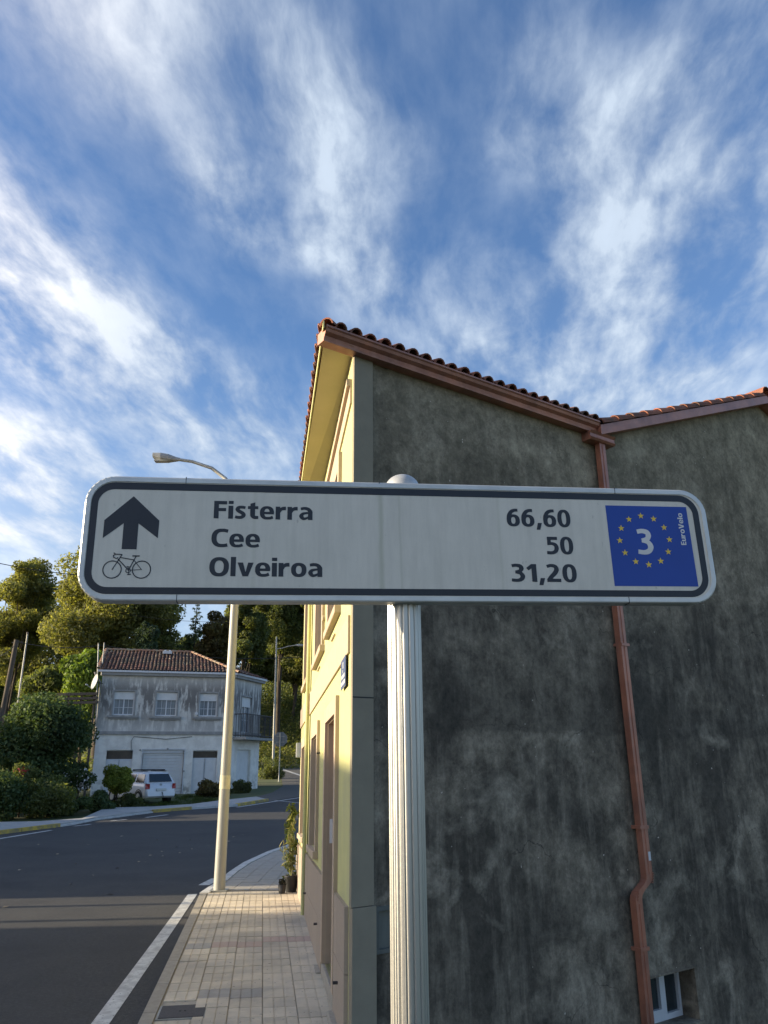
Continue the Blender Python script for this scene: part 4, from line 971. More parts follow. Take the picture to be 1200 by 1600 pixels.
conifer(291, 72, 38, 938, 1075, 'pointed green conifer standing in the gap of sky below the sign', 24000, L_PINE, 21)
conifer(345, 76, 20, 930, 1060, 'narrow conifer just left of the lamp pole top below the sign', 9000, L_DARK, 22)
# garden on the left
tree('evergreen_shrub', 'huge rounded glossy evergreen shrub filling the left of the garden', 62, 36, 86, 1084, 1235, 30000, .17, L_EVER, 46, 31, .26, cat='shrub', inner=.5, depth=2.0)
tree('evergreen_shrub', 'dark low shrub at the left edge below the huge evergreen', 15, 32.5, 52, 1196, 1296, 11000, .13, L_EVER, 24, 32, .3, cat='shrub', depth=1.0)
tree('evergreen_shrub', 'dark shrub between the huge evergreen and the pavement', 85, 33.5, 44, 1205, 1288, 10000, .13, L_DARK, 24, 33, .3, cat='shrub', depth=1.0)
fs_ = tree('flowering_shrub', 'loose shrub dotted with small white flowers in front of the house corner', 127, 35.5, 26, 1186, 1252, 5500, .12, L_EVER, 20, 34, .28, cat='shrub', depth=.8)
leaves('flower', blobs_in((at(127, 1190, 35.5).x, 35.2, at(127, 1215, 35.5).z), (.65, .5, .7), 16, .2, 35), 320, .075, L_WHITE, fs_, inner=.8, aspect=.9)
rf = tree('flowering_shrub', 'dark shrub with a few red flowers at the left', 40, 33.5, 22, 1188, 1235, 4500, .12, L_DARK, 14, 36, .3, cat='shrub', depth=.6)
leaves('flower', blobs_in((at(38, 1190, 33).x, 33.0, at(38, 1203, 33).z), (.35, .3, .3), 10, .12, 37), 45, .07, L_RED, rf, inner=.8, aspect=.9)
tree('small_tree', 'small round clipped yellow green tree beside the white car', 187, 37.5, 28, 1194, 1236, 9000, .11, L_YELG, 22, 38, .3, depth=.7, nl=8, tr=.045)
for i, (px, Y, hw, yt, yb, mt, lb) in enumerate(((120, 34.2, 34, 1238, 1282, L_EVER, 'low dark green shrub below the white flowering shrub'), (165, 35.5, 30, 1238, 1276, L_EVER, 'low green shrub under the small round tree'),
        (208, 37.2, 29, 1238, 1271, L_DARK, 'low dark shrub hiding the rear wheel of the white car'), (335, 44, 26, 1218, 1254, L_BROWN, 'dry olive shrub at the right door of the white house'),
        (380, 47, 24, 1216, 1252, L_DARK, 'dark rounded shrub right of the lamp pole before the house'), (425, 62, 20, 1178, 1238, L_DARK, 'deep green hedge bush beside the side road'), (408, 56, 12, 1226, 1246, L_OAK, 'small tuft of shrub at the end of the garden'))):
    tree('garden_shrub', lb, px, Y, hw, yt, yb, int(2200+hw*170), .13, mt, 18, 50+i, .3, cat='shrub', depth=max(.5, hw*Y/1262*.5), group='low shrubs in the garden', nl=5)
# long grass and ground cover
def cover(name, label, pxr, n, ls, mt, zr=.25):
    bl = []
    for i in range(n):
        px, py = rnd.uniform(*pxr[0]), rnd.uniform(*pxr[1]); v = ray(px, py)
        p = PT(px, py); r_ = rnd.uniform(.5, 1.0)*zr*p.y/40
        if p.y > 170: continue
        bl.append((p.x, p.y, p.z+r_*.2, r_*1.6, r_*1.6, r_))
    return bl
bl = cover('', '', ((398, 520), (1040, 1215)), 420, .3, None, .8)
bl = [b for b in bl if b[1] > 79]
o = leaves('undergrowth', bl, 45000, .32, leafmat('leaf_undergrowth', (.08, .10, .025), (.15, .17, .04), (.26, .25, .08), .5), None); tag(o, 'rough green undergrowth covering the slope behind the side road', 'undergrowth', kind='stuff')
bl = []
for i in range(260):
    x = rnd.uniform(-46, -18); y = rnd.uniform(52, 80); r_ = rnd.uniform(.6, 1.4); bl.append((x, y, terr(x, y)+r_*.5, r_*1.3, r_*1.3, r_))
for i in range(70):
    x = rnd.uniform(-18, -13.3); y = rnd.uniform(34, 37.4); r_ = rnd.uniform(.2, .38); bl.append((x, y, terr(x, y)+r_*.4, r_*1.3, r_*1.3, r_))
for i in range(240):
    x = rnd.uniform(-60, 12); y = rnd.uniform(96, 125); r_ = rnd.uniform(1.5, 3.2); bl.append((x, y, terr(x, y)+r_*.5, r_*1.3, r_*1.3, r_))
o = leaves('undergrowth', bl, 90000, .34, L_DARK, None); tag(o, 'dark scrub filling the ground below and behind the trees', 'undergrowth', kind='stuff')
gl = []
for i in range(160):
    x = rnd.uniform(-17, -8.5); y = rnd.uniform(36.5, 45.5); gl.append((x, y, terr(x, y), .3, .3, .09))
o = leaves('grass', gl, 16000, .12, leafmat('leaf_grass', (.04, .065, .015), (.07, .10, .02), (.10, .13, .03)), None, aspect=.12, outward=.1, inner=.1); tag(o, 'short green grass before the white house', 'grass', kind='stuff')

# potted plant against the yellow wall
pb = FP(7.55, .14); PPT = thing('potted_plant', 'straggly potted plant with long narrow leaves in a black pot against the yellow wall', 'plant', pb)
mb = MB(); mb.tube([pb, pb+Vector((0, 0, .02)), pb+Vector((0, 0, .22)), pb+Vector((0, 0, .24)), pb+Vector((0, 0, .235))], [.085, .088, .115, .12, .02], 14); mb.build('pot', M_BLACK, PPT)
mb = MB(); q = random.Random(5); tips = []
for i in range(7):
    e = pb+Vector((q.uniform(-.14, .02), q.uniform(-.08, .08), q.uniform(.5, 1.15))); mb.tube([pb+Vector((0, 0, .2)), pb.lerp(e, .5)+Vector((q.uniform(-.05, .05), 0, .1)), e], [.012, .009, .005], 5); tips += [tuple(pb.lerp(e, f)) for f in (.45, .6, .75, .9, 1.0)]
mb.build('stem', mat('stem_straw', (.30, .25, .12), (.2, .2, .08), rough=.9), PPT)
leaves('leaf', [(*p_, .07, .07, .08) for p_ in tips], 170, .15, leafmat('leaf_strap', (.07, .10, .04), (.16, .18, .08), (.30, .28, .15)), PPT, inner=.1, aspect=.14, droop=.25)
pb2 = FP(7.80, .13); PP3 = thing('potted_plant', 'thin climbing plant growing up the wall behind the black pot', 'plant', pb2)
mb = MB(); mb.tube([pb2, pb2+Vector((-.03, 0, .7)), pb2+Vector((0, .02, 1.3))], [.012, .01, .004], 5); mb.build('stem', MATS['stem_straw'], PP3)
leaves('leaf', [(pb2.x+q.uniform(-.07, .05), pb2.y+q.uniform(-.05, .05), .15+i*.085, .08, .06, .08) for i in range(14)], 420, .085, L_DARK, PP3, inner=.1, aspect=.5)
pb3 = FP(7.4, .29); PP2 = thing('small_pot', 'little dark pot with ragged dark leaves at the left of the black plant pot', 'plant', pb3)
mb = MB(); mb.tube([pb3, pb3+Vector((0, 0, .13)), pb3+Vector((0, 0, .125))], [.05, .065, .01], 12); mb.build('pot', M_BLACK, PP2)
leaves('leaf', [(pb3.x, pb3.y, .17, .06, .06, .05)], 60, .06, leafmat('leaf_black', (.012, .015, .012), (.02, .022, .018), (.03, .035, .03)), PP2, inner=.1, aspect=.5)

# ------------------------------------------------------------------ the old white house across the road
def onp(px, py, P0, d):
    n = Vector((d.y, -d.x, 0)); v = ray(px, py); t = (P0-EYE).dot(n)/v.dot(n); X = EYE+v*t; return (X-P0).dot(d), X.z
A0 = Vector((at(146, 1190, 45).x, 45, 0)); A1 = Vector((at(360, 1190, 47.2).x, 47.2, 0)); A2 = Vector((at(404, 1190, 51).x, 51, 0))
AD = (A1-A0).normalized(); AN = Vector((AD.y, -AD.x, 0)); BD = (A2-A1).normalized(); BN = Vector((BD.y, -BD.x, 0)); LA = (A1-A0).length; LB = (A2-A1).length
GA = lambda u, z, o=0: A0+AD*u+AN*o+Vector((0, 0, z))
GB = lambda u, z, o=0: A1+BD*u+BN*o+Vector((0, 0, z))
def ra(x0, y0, x1, y1, P0=A0, D=AD):
    a = onp(x0, y0, P0, D); b = onp(x1, y1, P0, D); return (min(a[0], b[0]), max(a[0], b[0]), min(a[1], b[1]), max(a[1], b[1]))
WH = thing('white_house', 'old white two storey house with stained walls and a brown tiled hipped roof', 'house', (A0.x, A0.y, terr(A0.x, A0.y)))
MW = bpy.data.materials.new('stained_whitewash'); MW.use_nodes = True; t_ = NT(MW.node_tree); b_ = t_.n['Principled BSDF']; g_ = t_.node('ShaderNodeNewGeometry').outputs['Position']
sz = t_.node('ShaderNodeSeparateXYZ'); t_.link(g_, sz.inputs[0])
up_ = t_.node('ShaderNodeMapRange'); t_.link(sz.outputs[2], up_.inputs[0]); up_.inputs[1].default_value = 3.55; up_.inputs[2].default_value = 3.75
band = t_.ramp(t_.math('DIVIDE', sz.outputs[2], 8.0), [(.44, .15), (.53, .45), (.66, 1), (.76, .9), (.84, .25), (.88, 0)])
st = t_.noise(t_.mapping(g_, scale=(1, 1, .2)), 4.2, 6, .62, .0); bl_ = t_.noise(g_, .9, 5, .6)
f_ = t_.math('MULTIPLY', t_.ramp(t_.math('ADD', t_.math('MULTIPLY', st, .65), t_.math('MULTIPLY', bl_, .35)), [(.44, 0), (.51, 1)]), t_.math('MULTIPLY', band, up_.outputs[0]))
c_ = t_.mix(t_.ramp(t_.noise(g_, 2.2, 6, .6), [(.4, 0), (.62, 1)]), (.86, .83, .75), (.72, .69, .62))
c_ = t_.mix(t_.math('MULTIPLY', up_.outputs[0], t_.ramp(t_.noise(g_, 1.6, 6, .65), [(.35, .35), (.6, .75)])), c_, (.52, .50, .46))
c_ = t_.mix(t_.math('MULTIPLY', f_, .85), c_, (.105, .095, .09))
lo_ = t_.ramp(t_.math('DIVIDE', sz.outputs[2], 3.0), [(.18, .7), (.50, 0)]); c_ = t_.mix(t_.math('MULTIPLY', lo_, t_.ramp(t_.noise(g_, 3, 5, .6), [(.45, 0), (.6, 1)])), c_, (.22, .21, .18))
t_.link(c_, b_.inputs['Base Color']); b_.inputs['Roughness'].default_value = .92
bn = t_.node('ShaderNodeBump'); bn.inputs['Strength'].default_value = .4; bn.inputs['Distance'].default_value = .02; t_.link(t_.noise(g_, 12, 5, .6), bn.inputs['Height']); t_.link(bn.outputs[0], b_.inputs['Normal'])
M_STW = mat('house_stone', (.36, .355, .34), (.27, .265, .25), rough=.9, scale=3)
winA = [ra(179, 1080, 208, 1117.5), ra(245, 1081, 275, 1119), ra(312.5, 1083, 338.5, 1119.5)]
dL = ra(167, 1172, 201.5, 1243); gar = ra(223.5, 1171.5, 283, 1246); dR = ra(302, 1172.5, 336, 1246)
winB = [ra(378, 1088, 391, 1146, A1, BD)]; dB = ra(371, 1171, 389, 1236, A1, BD)
ZE = 7.02
mb = MB(); wallmesh(mb, GA, 0, LA, -.6, ZE, winA+[dL, gar, dR], .22); wallmesh(mb, GB, 0, LB, -.6, ZE, winB+[dB], .22)
bk0 = A0-AN*7+AD*.3; bk1 = A2-AN*3.0
for p, q_ in ((A0, bk0), (bk0, bk1), (bk1, A2)): mb.add([p+Vector((0, 0, -.6)), q_+Vector((0, 0, -.6)), q_+Vector((0, 0, ZE)), p+Vector((0, 0, ZE))], [(0, 1, 2, 3)])
mb.build('wall', MW, WH)
zs = onp(153, 1145, A0, AD)[1]
mb = MB(); fb(mb, GA, 0, LA+.03, zs-.09, zs+.09, 0, .09); fb(mb, GB, -.02, LB, zs-.09, zs+.09, 0, .09); mb.build('string_course', M_STW, WH)
mb = MB(); fb(mb, GA, -.05, LA+.1, ZE-.16, ZE, 0, .22); fb(mb, GB, -.04, LB+.1, ZE-.16, ZE, 0, .22); mb.build('cornice', M_STW, WH)
mb = MB()
def gut(G, a, b): 
    fb(mb, G, a, b, ZE, ZE+.11, .20, .31)
gut(GA, -.25, LA+.12); gut(GB, -.1, LB+.15); mb.build('gutter', M_PVCW, WH)
M_SHUT = mat('shutter_white', (.72, .72, .70), (.64, .64, .62), rough=.6, scale=3)
def hwin(G, r, shutter, name='window', grid=2):
    a, b, c, d = r; fr = MB()
    for x0, x1, z0, z1 in ((a, a+.07, c, d), (b-.07, b, c, d), (a+.07, b-.07, c, c+.07), (a+.07, b-.07, d-.07, d), ((a+b)/2-.035, (a+b)/2+.035, c+.07, d-.07)): fb(fr, G, x0, x1, z0, z1, -.20, -.12)
    o = fr.build(name, M_PVCW, WH)
    mb = MB(); fb(mb, G, a+.06, b-.06, c+.06, d-.06, -.18, -.17); mb.build('pane', M_CURT, o)
    mb = MB(); zt_ = d-(d-c)*shutter; 
    if shutter: fb(mb, G, a+.005, b-.005, zt_, d-.01, -.115, -.08); mb.build('shutter', M_SHUT, o); zz2 = zt_
    else: zz2 = d
    mb = MB()
    for k in (.28, .72): 
        x = a+(b-a)*k; fb(mb, G, x-.012, x+.012, c+.07, zz2, -.168, -.155)
    fb(mb, G, a+.07, b-.07, (c+zz2)/2-.012, (c+zz2)/2+.012, -.1675, -.1545); mb.build('glazing_bar', M_PVCW, o)
    mb = MB()
    for x0, x1, z0, z1 in ((a-.09, a, c-.0, d+.09), (b, b+.09, c-.0, d+.09), (a, b, d, d+.089)): fb(mb, G, x0, x1, z0, z1, 0, .03)
    mb.build('surround', M_STW, WH)
    return o
for r in winA:
    hwin(GA, r, .34); a, b, c, d = r
    mb = MB(); fb(mb, GA, a-.3, b+.3, c-.14, c-.03, 0, .13); fb(mb, GA, a-.22, b+.22, c-.22, c-.141, 0, .07); mb.build('sill', M_STW, WH)
hwin(GB, winB[0], .28)
def hdoor(G, r, top=.22, leaf=M_PVCW):
    a, b, c, d = r; dm = MB(); zt_ = d-(d-c)*top
    fb(dm, G, a, b, c, zt_, -.2, -.12); fb(dm, G, a, b, d-.05, d, -.2, -.1); do = dm.build('door', leaf, WH)
    if top: mb = MB(); fb(mb, G, a+.03, b-.03, zt_, d-.05, -.19, -.17); mb.build('fanlight', mat('dark_fanlight', (.05, .04, .035), (.08, .065, .05), rough=.3, scale=3), do)
    mb = MB(); m_ = (a+b)/2
    for x0, x1 in ((a+.08, m_-.07), (m_+.07, b-.08)):
        fb(mb, G, x0, x1, c+.35, zt_-.12, -.12, -.105)
    mb.build('door_panel', M_SHUT, do)
    mb = MB(); fb(mb, G, m_-.015, m_+.015, c+.02, zt_-.03, -.119, -.1); mb.build('meeting_stile', M_STW, do)
    mb = MB(); mb.tube([G(m_+.05, c+1.05, -.12), G(m_+.05, c+1.05, -.06)], .025, 6); mb.build('handle', M_IRON, do)
hdoor(GA, dL, .20); hdoor(GA, dR, .16); 
a, b, c, d = gar; mb = MB(); fb(mb, GA, a, b, d-.18, d, -.16, -.06); go = mb.build('garage_door', M_PVCW, WH)
k = c
while k < d-.2:
    mb = MB(); fb(mb, GA, a+.03, b-.03, k+.012, min(k+.16, d-.185), -.17, -.13); mb.build('slat', M_SHUT, go); k += .162
mb = MB()
for x0, x1, z0, z1 in ((a-.05, a, c, d+.06), (b, b+.05, c, d+.06), (a, b, d, d+.059)): fb(mb, GA, x0, x1, z0, z1, 0, .03)
mb.build('garage_surround', M_PVCW, WH)
a, b, c, d = dB; mb = MB(); fb(mb, GB, a, b, c, d, -.2, -.14); mb.build('door', M_SHUT, WH)
# wall lamps, conduit
for px, py in ((262, 1170), (219, 1172), (287, 1174), (287, 1205), (222, 1206), (307, 1115)):
    u, z = onp(px, py, A0, AD); mb = MB(); mb.tube([GA(u, z, 0), GA(u, z, .08)], .05 if py != 1115 else .09, 8); mb.build('wall_fitting', M_PVCW if py == 1115 else M_STW, WH)
mb = MB(); pts = [onp(*p, A0, AD) for p in ((205, 1176), (205, 1158), (209, 1151), (225, 1152), (260, 1155), (300, 1151))]; mb.tube([GA(u, z, .03) for u, z in pts], .014, 5); mb.build('cable', M_BLACK, WH)
mb = MB(); pts = [onp(*p, A0, AD) for p in ((148, 1050), (150, 1056), (157, 1066), (154, 1100), (150, 1144), (147, 1160))]; mb.tube([GA(u, z, .06) for u, z in pts], .045, 7); mb.build('downpipe', M_STW, WH)
# balcony
bl0, bl1 = onp(364, 1137, A1, BD)[0], LB+.15; zb_ = onp(385, 1153, A1, BD)[1]; zt_ = onp(385, 1118, A1, BD)[1]
bo = MB(); fb(bo, GB, .15, bl1, zb_-.14, zb_, 0, .85); BAL = bo.build('balcony', M_STW, WH)
mb = MB()
for p, q_ in ((GB(.2, zt_, .8), GB(bl1-.05, zt_, .8)), (GB(.2, zb_+.1, .8), GB(bl1-.05, zb_+.1, .8)), (GB(.2, zt_, .8), GB(.2, zt_, .02)), (GB(bl1-.05, zt_, .8), GB(bl1-.05, zt_, .02)), (GB(.2, zb_+.1, .8), GB(.2, zb_+.1, .02)), (GB(bl1-.05, zb_+.1, .8), GB(bl1-.05, zb_+.1, .02))): mb.tube([p, q_], .028, 5)
rl_ = mb.build('railing', M_IRON, BAL)
n = 26
for k in range(n+1):
    u = .2+(bl1-.25)*k/n; mb = MB(); mb.tube([GB(u, zb_, .8), GB(u, zt_, .8)], .016 if k % 6 else .028, 5); mb.build('baluster', M_IRON, BAL)
for u in (.2, bl1-.05):
    for k in range(4):
        mb = MB(); mb.tube([GB(u, zb_, .15+.16*k), GB(u, zt_, .15+.16*k)], .016, 5); mb.build('baluster', M_IRON, BAL)
# roof of the white house: hipped at the right end
er = [A0+AN*.30-AD*.25, A1+AN*.30+AD*.22, A2+BN*.30+BD*.25]; DP = 3.6; ZR = 8.72
r0 = A0-AN*DP-AD*.12; r1 = A0+AD*onp(292, 1190, A0, AD)[0]-AN*DP; back = [bk0-AN*.3, bk1-AN*.3]
Z3 = lambda p, z: Vector((p.x, p.y, z))
mb = MB(); ez = ZE+.07
mb.add([Z3(er[0], ez), Z3(er[1], ez), Z3(er[2], ez), Z3(back[1], ez), Z3(back[0], ez), Z3(r0, ZR), Z3(r1, ZR)], [(0, 1, 6, 5), (1, 2, 6), (2, 3, 6), (3, 4, 5, 6), (4, 0, 5)])
mb.build('roof_deck', M_TILE2, WH)
mb = MB(); Lr = (er[1]-er[0]).length; nrow = 38; q = random.Random(3)
nf = (Z3(r0, ZR)-Z3(er[0], ez)); 
for k in range(nrow):
    f = (k+.5)/nrow; e = Z3(er[0].lerp(er[1], f), ez); u = f*Lr
    ur = (r1-r0).length
    top = Z3(r0, ZR)+AD*u*1.0 + AD*.0
    if u > ur:      # cut by the hip line
        g = max(0, 1-(u-ur)/(Lr-ur)); top = e.lerp(Z3(r0, ZR)+AD*u, g)
    if (top-e).length < .2: continue
    nt = max(1, int((top-e).length/.36)); wob = q.uniform(-.03, .03)
    for j in range(nt):
        a = e.lerp(top, j/nt)+AD*(wob*math.sin(j*1.3+k)); b = e.lerp(top, min(1, (j+1.25)/nt))+AD*(wob*math.sin((j+1)*1.3+k)); up2 = Vector((0, 0, .045+q.uniform(-.006, .006)))
        half_tile(mb, a+up2, b+up2*.5, AD, .085, .068, 5, .02)
# tiles on the small right-hand slope
for k in range(16):
    f = (k+.5)/16; e = Z3(er[1].lerp(er[2], f), ez); top = e.lerp(Z3(r1, ZR), .97)
    nt = 8
    for j in range(nt):
        a = e.lerp(top, j/nt); b = e.lerp(top, min(1, (j+1.2)/nt)); half_tile(mb, a+Vector((0, 0, .045)), b+Vector((0, 0, .022)), BD, .085*(1-j*.06), .068*(1-j*.06), 5, .02)
o = mb.build('roof_tile', M_TILE2, WH); o['kind'] = 'stuff'
M_RIDGE = mat('ridge_clay', (.45, .20, .11), (.30, .16, .10), rough=.9, scale=3, island=.3, c3=(.34, .30, .2), s3=2)
for p, q_ in ((Z3(r0, ZR), Z3(r1, ZR)), (Z3(er[1], ez), Z3(r1, ZR)), (Z3(er[0], ez+.02), Z3(r0, ZR))):
    L = (q_-p).length; nn = int(L/.38); d = (q_-p).normalized(); sd_ = Vector((-d.y, d.x, 0)).normalized()
    for j in range(nn):
        mb = MB(); half_tile(mb, p+d*(j*L/nn)+Vector((0, 0, .07)), p+d*((j+1.15)*L/nn)+Vector((0, 0, .05)), sd_, .12, .10, 5, .02); mb.build('ridge_tile', M_RIDGE, WH)
u, z = onp(258, 1029, A0, AD); p = Z3(A0+AD*u*1.05-AN*2.9, 8.55)
mb = MB(); fb(mb, lambda a, z, o: p+AD*a+AN*o+Vector((0, 0, z)), -.28, .28, 0, .16, -.12, .12); fb(mb, lambda a, z, o: p+AD*a+AN*o+Vector((0, 0, z)), -.2, -.08, .16, .24, -.05, .05); fb(mb, lambda a, z, o: p+AD*a+AN*o+Vector((0, 0, z)), .08, .2, .16, .24, -.05, .05); mb.build('roof_vent', M_PVCW, WH)
# dish
ds = at(147.5, 1065, 44.6); DI = thing('satellite_dish', 'grey satellite dish on the left corner of the white house', 'satellite dish', ds)
nrm = Vector((-.75, -.62, .22)).normalized(); ax = nrm.cross(Vector((0, 0, 1))).normalized(); ay = ax.cross(nrm)
mb = MB(); vs = []; 
for j in range(5):
    rr = .40*j/4
    for k in range(20): a = 2*math.pi*k/20; vs.append(ds+(ax*math.cos(a)*rr+ay*math.sin(a)*rr*1.08)-nrm*(.09*(1-(j/4)**2)))
mb.add(vs, [(j*20+k, j*20+(k+1) % 20, (j+1)*20+(k+1) % 20, (j+1)*20+k) for j in range(4) for k in range(20)], True); mb.build('dish', mat('dish_grey', (.42, .42, .40), (.35, .35, .33), rough=.6), DI)
mb = MB(); lnb = ds+nrm*.42-ay*.28; mb.tube([ds-ay*.4, lnb], .015, 5); mb.tube([lnb, lnb-nrm*.12], .04, 7); mb.build('feed_arm', M_ALUF, DI)
mb = MB(); mb.tube([ds-nrm*.1, ds-nrm*.25+Vector((.25, 0, -.05))], .025, 5); mb.build('bracket', M_IRON, DI)
# masts at the roof corner
for (px, y0, y1), lb in (((151, 1135, 1006), 'thin metal mast rising in front of the left roof corner'), ((160, 1055, 1005), 'short mast just behind the left roof corner')):
    a = at(px-1.5, y0, 45.5 if px > 155 else 44.7); b = at(px+3, y1, 45.5 if px > 155 else 44.7); t0_ = thing('mast', lb, 'mast', a); mb = MB(); mb.tube([a, b], .035, 6); mb.build('tube', M_GALV, t0_)
    mb = MB(); mb.tube([b, b+Vector((0, 0, .05))], .045, 6); mb.build('cap', M_IRON, t0_)
# timber pergola left of the house
pgx = at(120, 1190, 44.5); PG = thing('pergola', 'brown timber beams of a pergola between the evergreen shrub and the white house', 'pergola', (pgx.x, 44.5, terr(pgx.x, 44.5)))
for y0 in (1084, 1091, 1097.5):
    a, b = at(88, y0+1, 44.4), at(152, y0-.5, 44.4); mb = MB()
    mb.prism([a+Vector((0, 0, -.07)), b+Vector((0, 0, -.07)), b+Vector((0, 0, .07)), a+Vector((0, 0, .07))], (0, .16, 0)); mb.build('beam', M_WOODP, PG)
for px in (108, 128, 149):
    a = at(px, 1082, 44.6); mb = MB(); mb.tube([Vector((a.x, a.y, terr(a.x, a.y))), a], .07, 6); mb.build('post', M_WOODP, PG)

# ------------------------------------------------------------------ the white car
def car(loc, hdg, label):
    cr = thing('parked_car', label, 'car', loc); ca, sa = math.cos(hdg), math.sin(hdg)
    def P(x, y, z): return Vector((loc[0]+x*ca-y*sa, loc[1]+x*sa+y*ca, loc[2]+z))     # y forward, rear bumper at y=0
    MC = mat('car_white', (.68, .69, .70), None, rough=.25, coat=.6); MG = glass('car_glass', (.02, .028, .03), .08)
    low = [(0, .32, .74), (0.02, .55, .79), (.06, .92, .78), (.5, .95, .81), (1.5, .95, .82), (2.6, .94, .81), (3.3, .86, .78), (3.85, .72, .70), (3.98, .45, .66), (3.96, .25, .66)]
    mb = MB(); sec = []
    for y, z, hw in low: sec.append((y, z, hw))
    vs = []; ring_ = []
    ys = [0, .06, .35, 1.0, 2.0, 2.9, 3.4, 3.8, 3.97]; tops = [.58, .92, .95, .955, .95, .93, .86, .76, .55]; hws = [.73, .79, .81, .82, .82, .81, .79, .74, .62]; bots = [.34, .26, .24, .22, .22, .22, .24, .24, .30]
    for y, tp, hw, bo in zip(ys, tops, hws, bots):
        for x, z in ((-hw*.96, bo), (-hw, bo+.14), (-hw*1.0, (tp+bo)/2+.05), (-hw*.95, tp-.04), (-hw*.88, tp), (0, tp+.015), (hw*.88, tp), (hw*.95, tp-.04), (hw, (tp+bo)/2+.05), (hw, bo+.14), (hw*.96, bo), (0, bo)): vs.append(P(x, y, z))
    m_ = 12; mb.add(vs, [(i*m_+k, i*m_+(k+1) % m_, (i+1)*m_+(k+1) % m_, (i+1)*m_+k) for i in range(len(ys)-1) for k in range(m_)]+[tuple(range(m_)), tuple(range(len(vs)-m_, len(vs)))], True)
    gy = [.10, .38, 1.4, 2.1, 2.85]; gt = [.95, 1.39, 1.44, 1.40, .94]; gw = [.74, .60, .61, .60, .72]
    vs = []
    for y, tp, hw in zip(gy, gt, gw):
        for x, z in ((-.76, .93), (-hw, tp-.05), (-hw*.9, tp), (0, tp+.02), (hw*.9, tp), (hw, tp-.05), (.76, .93)): vs.append(P(x, y if z > .94 else (.08 if y < .5 else (2.95 if y > 2 else y)), max(z, .93)))
    mb.add(vs, [(i*7+k, i*7+k+1, (i+1)*7+k+1, (i+1)*7+k) for i in range(4) for k in range(6)]+[tuple(range(7)), tuple(range(28, 35))], True)
    body = mb.build('body', MC, cr)
    def quad(name, pts, mt, par, th=.012):
        mb = MB(); a, b, c, d = [P(*p) for p in pts]; n = (b-a).cross(c-a).normalized(); mb.prism([a, b, c, d], n*th); return mb.build(name, mt, par)
    quad('rear_window', [(-.60, .085, .98), (.60, .085, .98), (.52, .325, 1.33), (-.52, .325, 1.33)], MG, cr, .03)
    for sg in (-1, 1):
        for y0, y1 in ((.42, 1.12), (1.22, 1.95)):
            pts = [(sg*.775, y0-.10 if y0 < 1 else y0, .97), (sg*.775, y1, .97), (sg*.645, y1, 1.33), (sg*.645, y0+.05, 1.33)]
            quad('side_window', pts if sg < 0 else pts[::-1], MG, cr, .02)
        pts = [(sg*.775, 2.02, .97), (sg*.775, 2.62, .97), (sg*.66, 2.20, 1.31), (sg*.645, 2.02, 1.33)]; quad('side_window', pts if sg < 0 else pts[::-1], MG, cr, .02)
        mb = MB(); mb.prism([P(sg*.60, .045, .66), P(sg*.81, .05, .66), P(sg*.815, .09, .90), P(sg*.62, .03, .90)], P(0, -.035, 0)-P(0, 0, 0)); mb.build('tail_light', mat('tail_red', (.35, .02, .015), None, rough=.2), cr)
        mb = MB(); mb.tube([P(sg*.50, .5, 1.47), P(sg*.52, 2.0, 1.48)], .018, 6); mb.build('roof_rail', M_BLACK, cr)
        for y in (.66, 3.22):
            mb = MB(); mb.tube([P(sg*.63, y, .29), P(sg*.83, y, .29)], .29, 20); wo_ = mb.build('wheel', M_BLACK, cr)
            mb = MB(); mb.tube([P(sg*.825, y, .29), P(sg*.842, y, .29)], .185, 14); mb.build('rim', M_ALUF, wo_)
            mb = MB(); n = 18; A = [P(sg*.823, y+math.cos(math.pi*k/n)*.345, .29+math.sin(math.pi*k/n)*.345) for k in range(n+1)]; mb.tube(A, .02, 5); mb.build('wheel_arch', M_BLACK, cr)
        mb = MB(); mb.prism([P(sg*.80, 2.45, .95), P(sg*1.0, 2.45, .97), P(sg*1.0, 2.45, 1.10), P(sg*.80, 2.45, 1.08)], P(0, .09, 0)-P(0, 0, 0)); mb.build('mirror', MC, cr)
    for y in (.8, 1.75): mb = MB(); mb.tube([P(-.60, y, 1.53), P(.60, y, 1.53)], .028, 6); mb.build('rack_bar', M_BLACK, cr)
    mb = MB(); mb.prism([P(-.72, -.06, .34), P(.72, -.06, .34), P(.74, -.03, .56), P(-.74, -.03, .56)], P(0, .1, 0)-P(0, 0, 0)); mb.build('bumper', MC, cr)
    quad('licence_plate', [(-.26, -.02, .57), (.26, -.02, .57), (.26, -.0, .68), (-.26, -.0, .68)], mat('plate_white', (.55, .55, .5), None, rough=.5), cr, .05)
    mb = MB(); c0 = P(0, .02, .86); 
    mb.tube([P(.055*math.cos(2*math.pi*k/20), .035, .86+.055*math.sin(2*math.pi*k/20)) for k in range(21)], .009, 5); mb.tube([P(-.035, .035, .895), P(-.012, .035, .82), P(0, .035, .86), P(.012, .035, .82), P(.035, .035, .895)], .006, 4); mb.build('badge', M_ALUF, cr)
    mb = MB(); mb.tube([P(.05, .02, .55), P(.03, -.12, .45), P(.05, -.16, .30)], .02, 6); mb.build('tow_hook', M_BLACK, cr)
    return cr
cp = PT(250, 1255.5); car((cp.x, cp.y, cp.z+.0), R(46), 'white estate car with a dark roof rack parked before the white house')

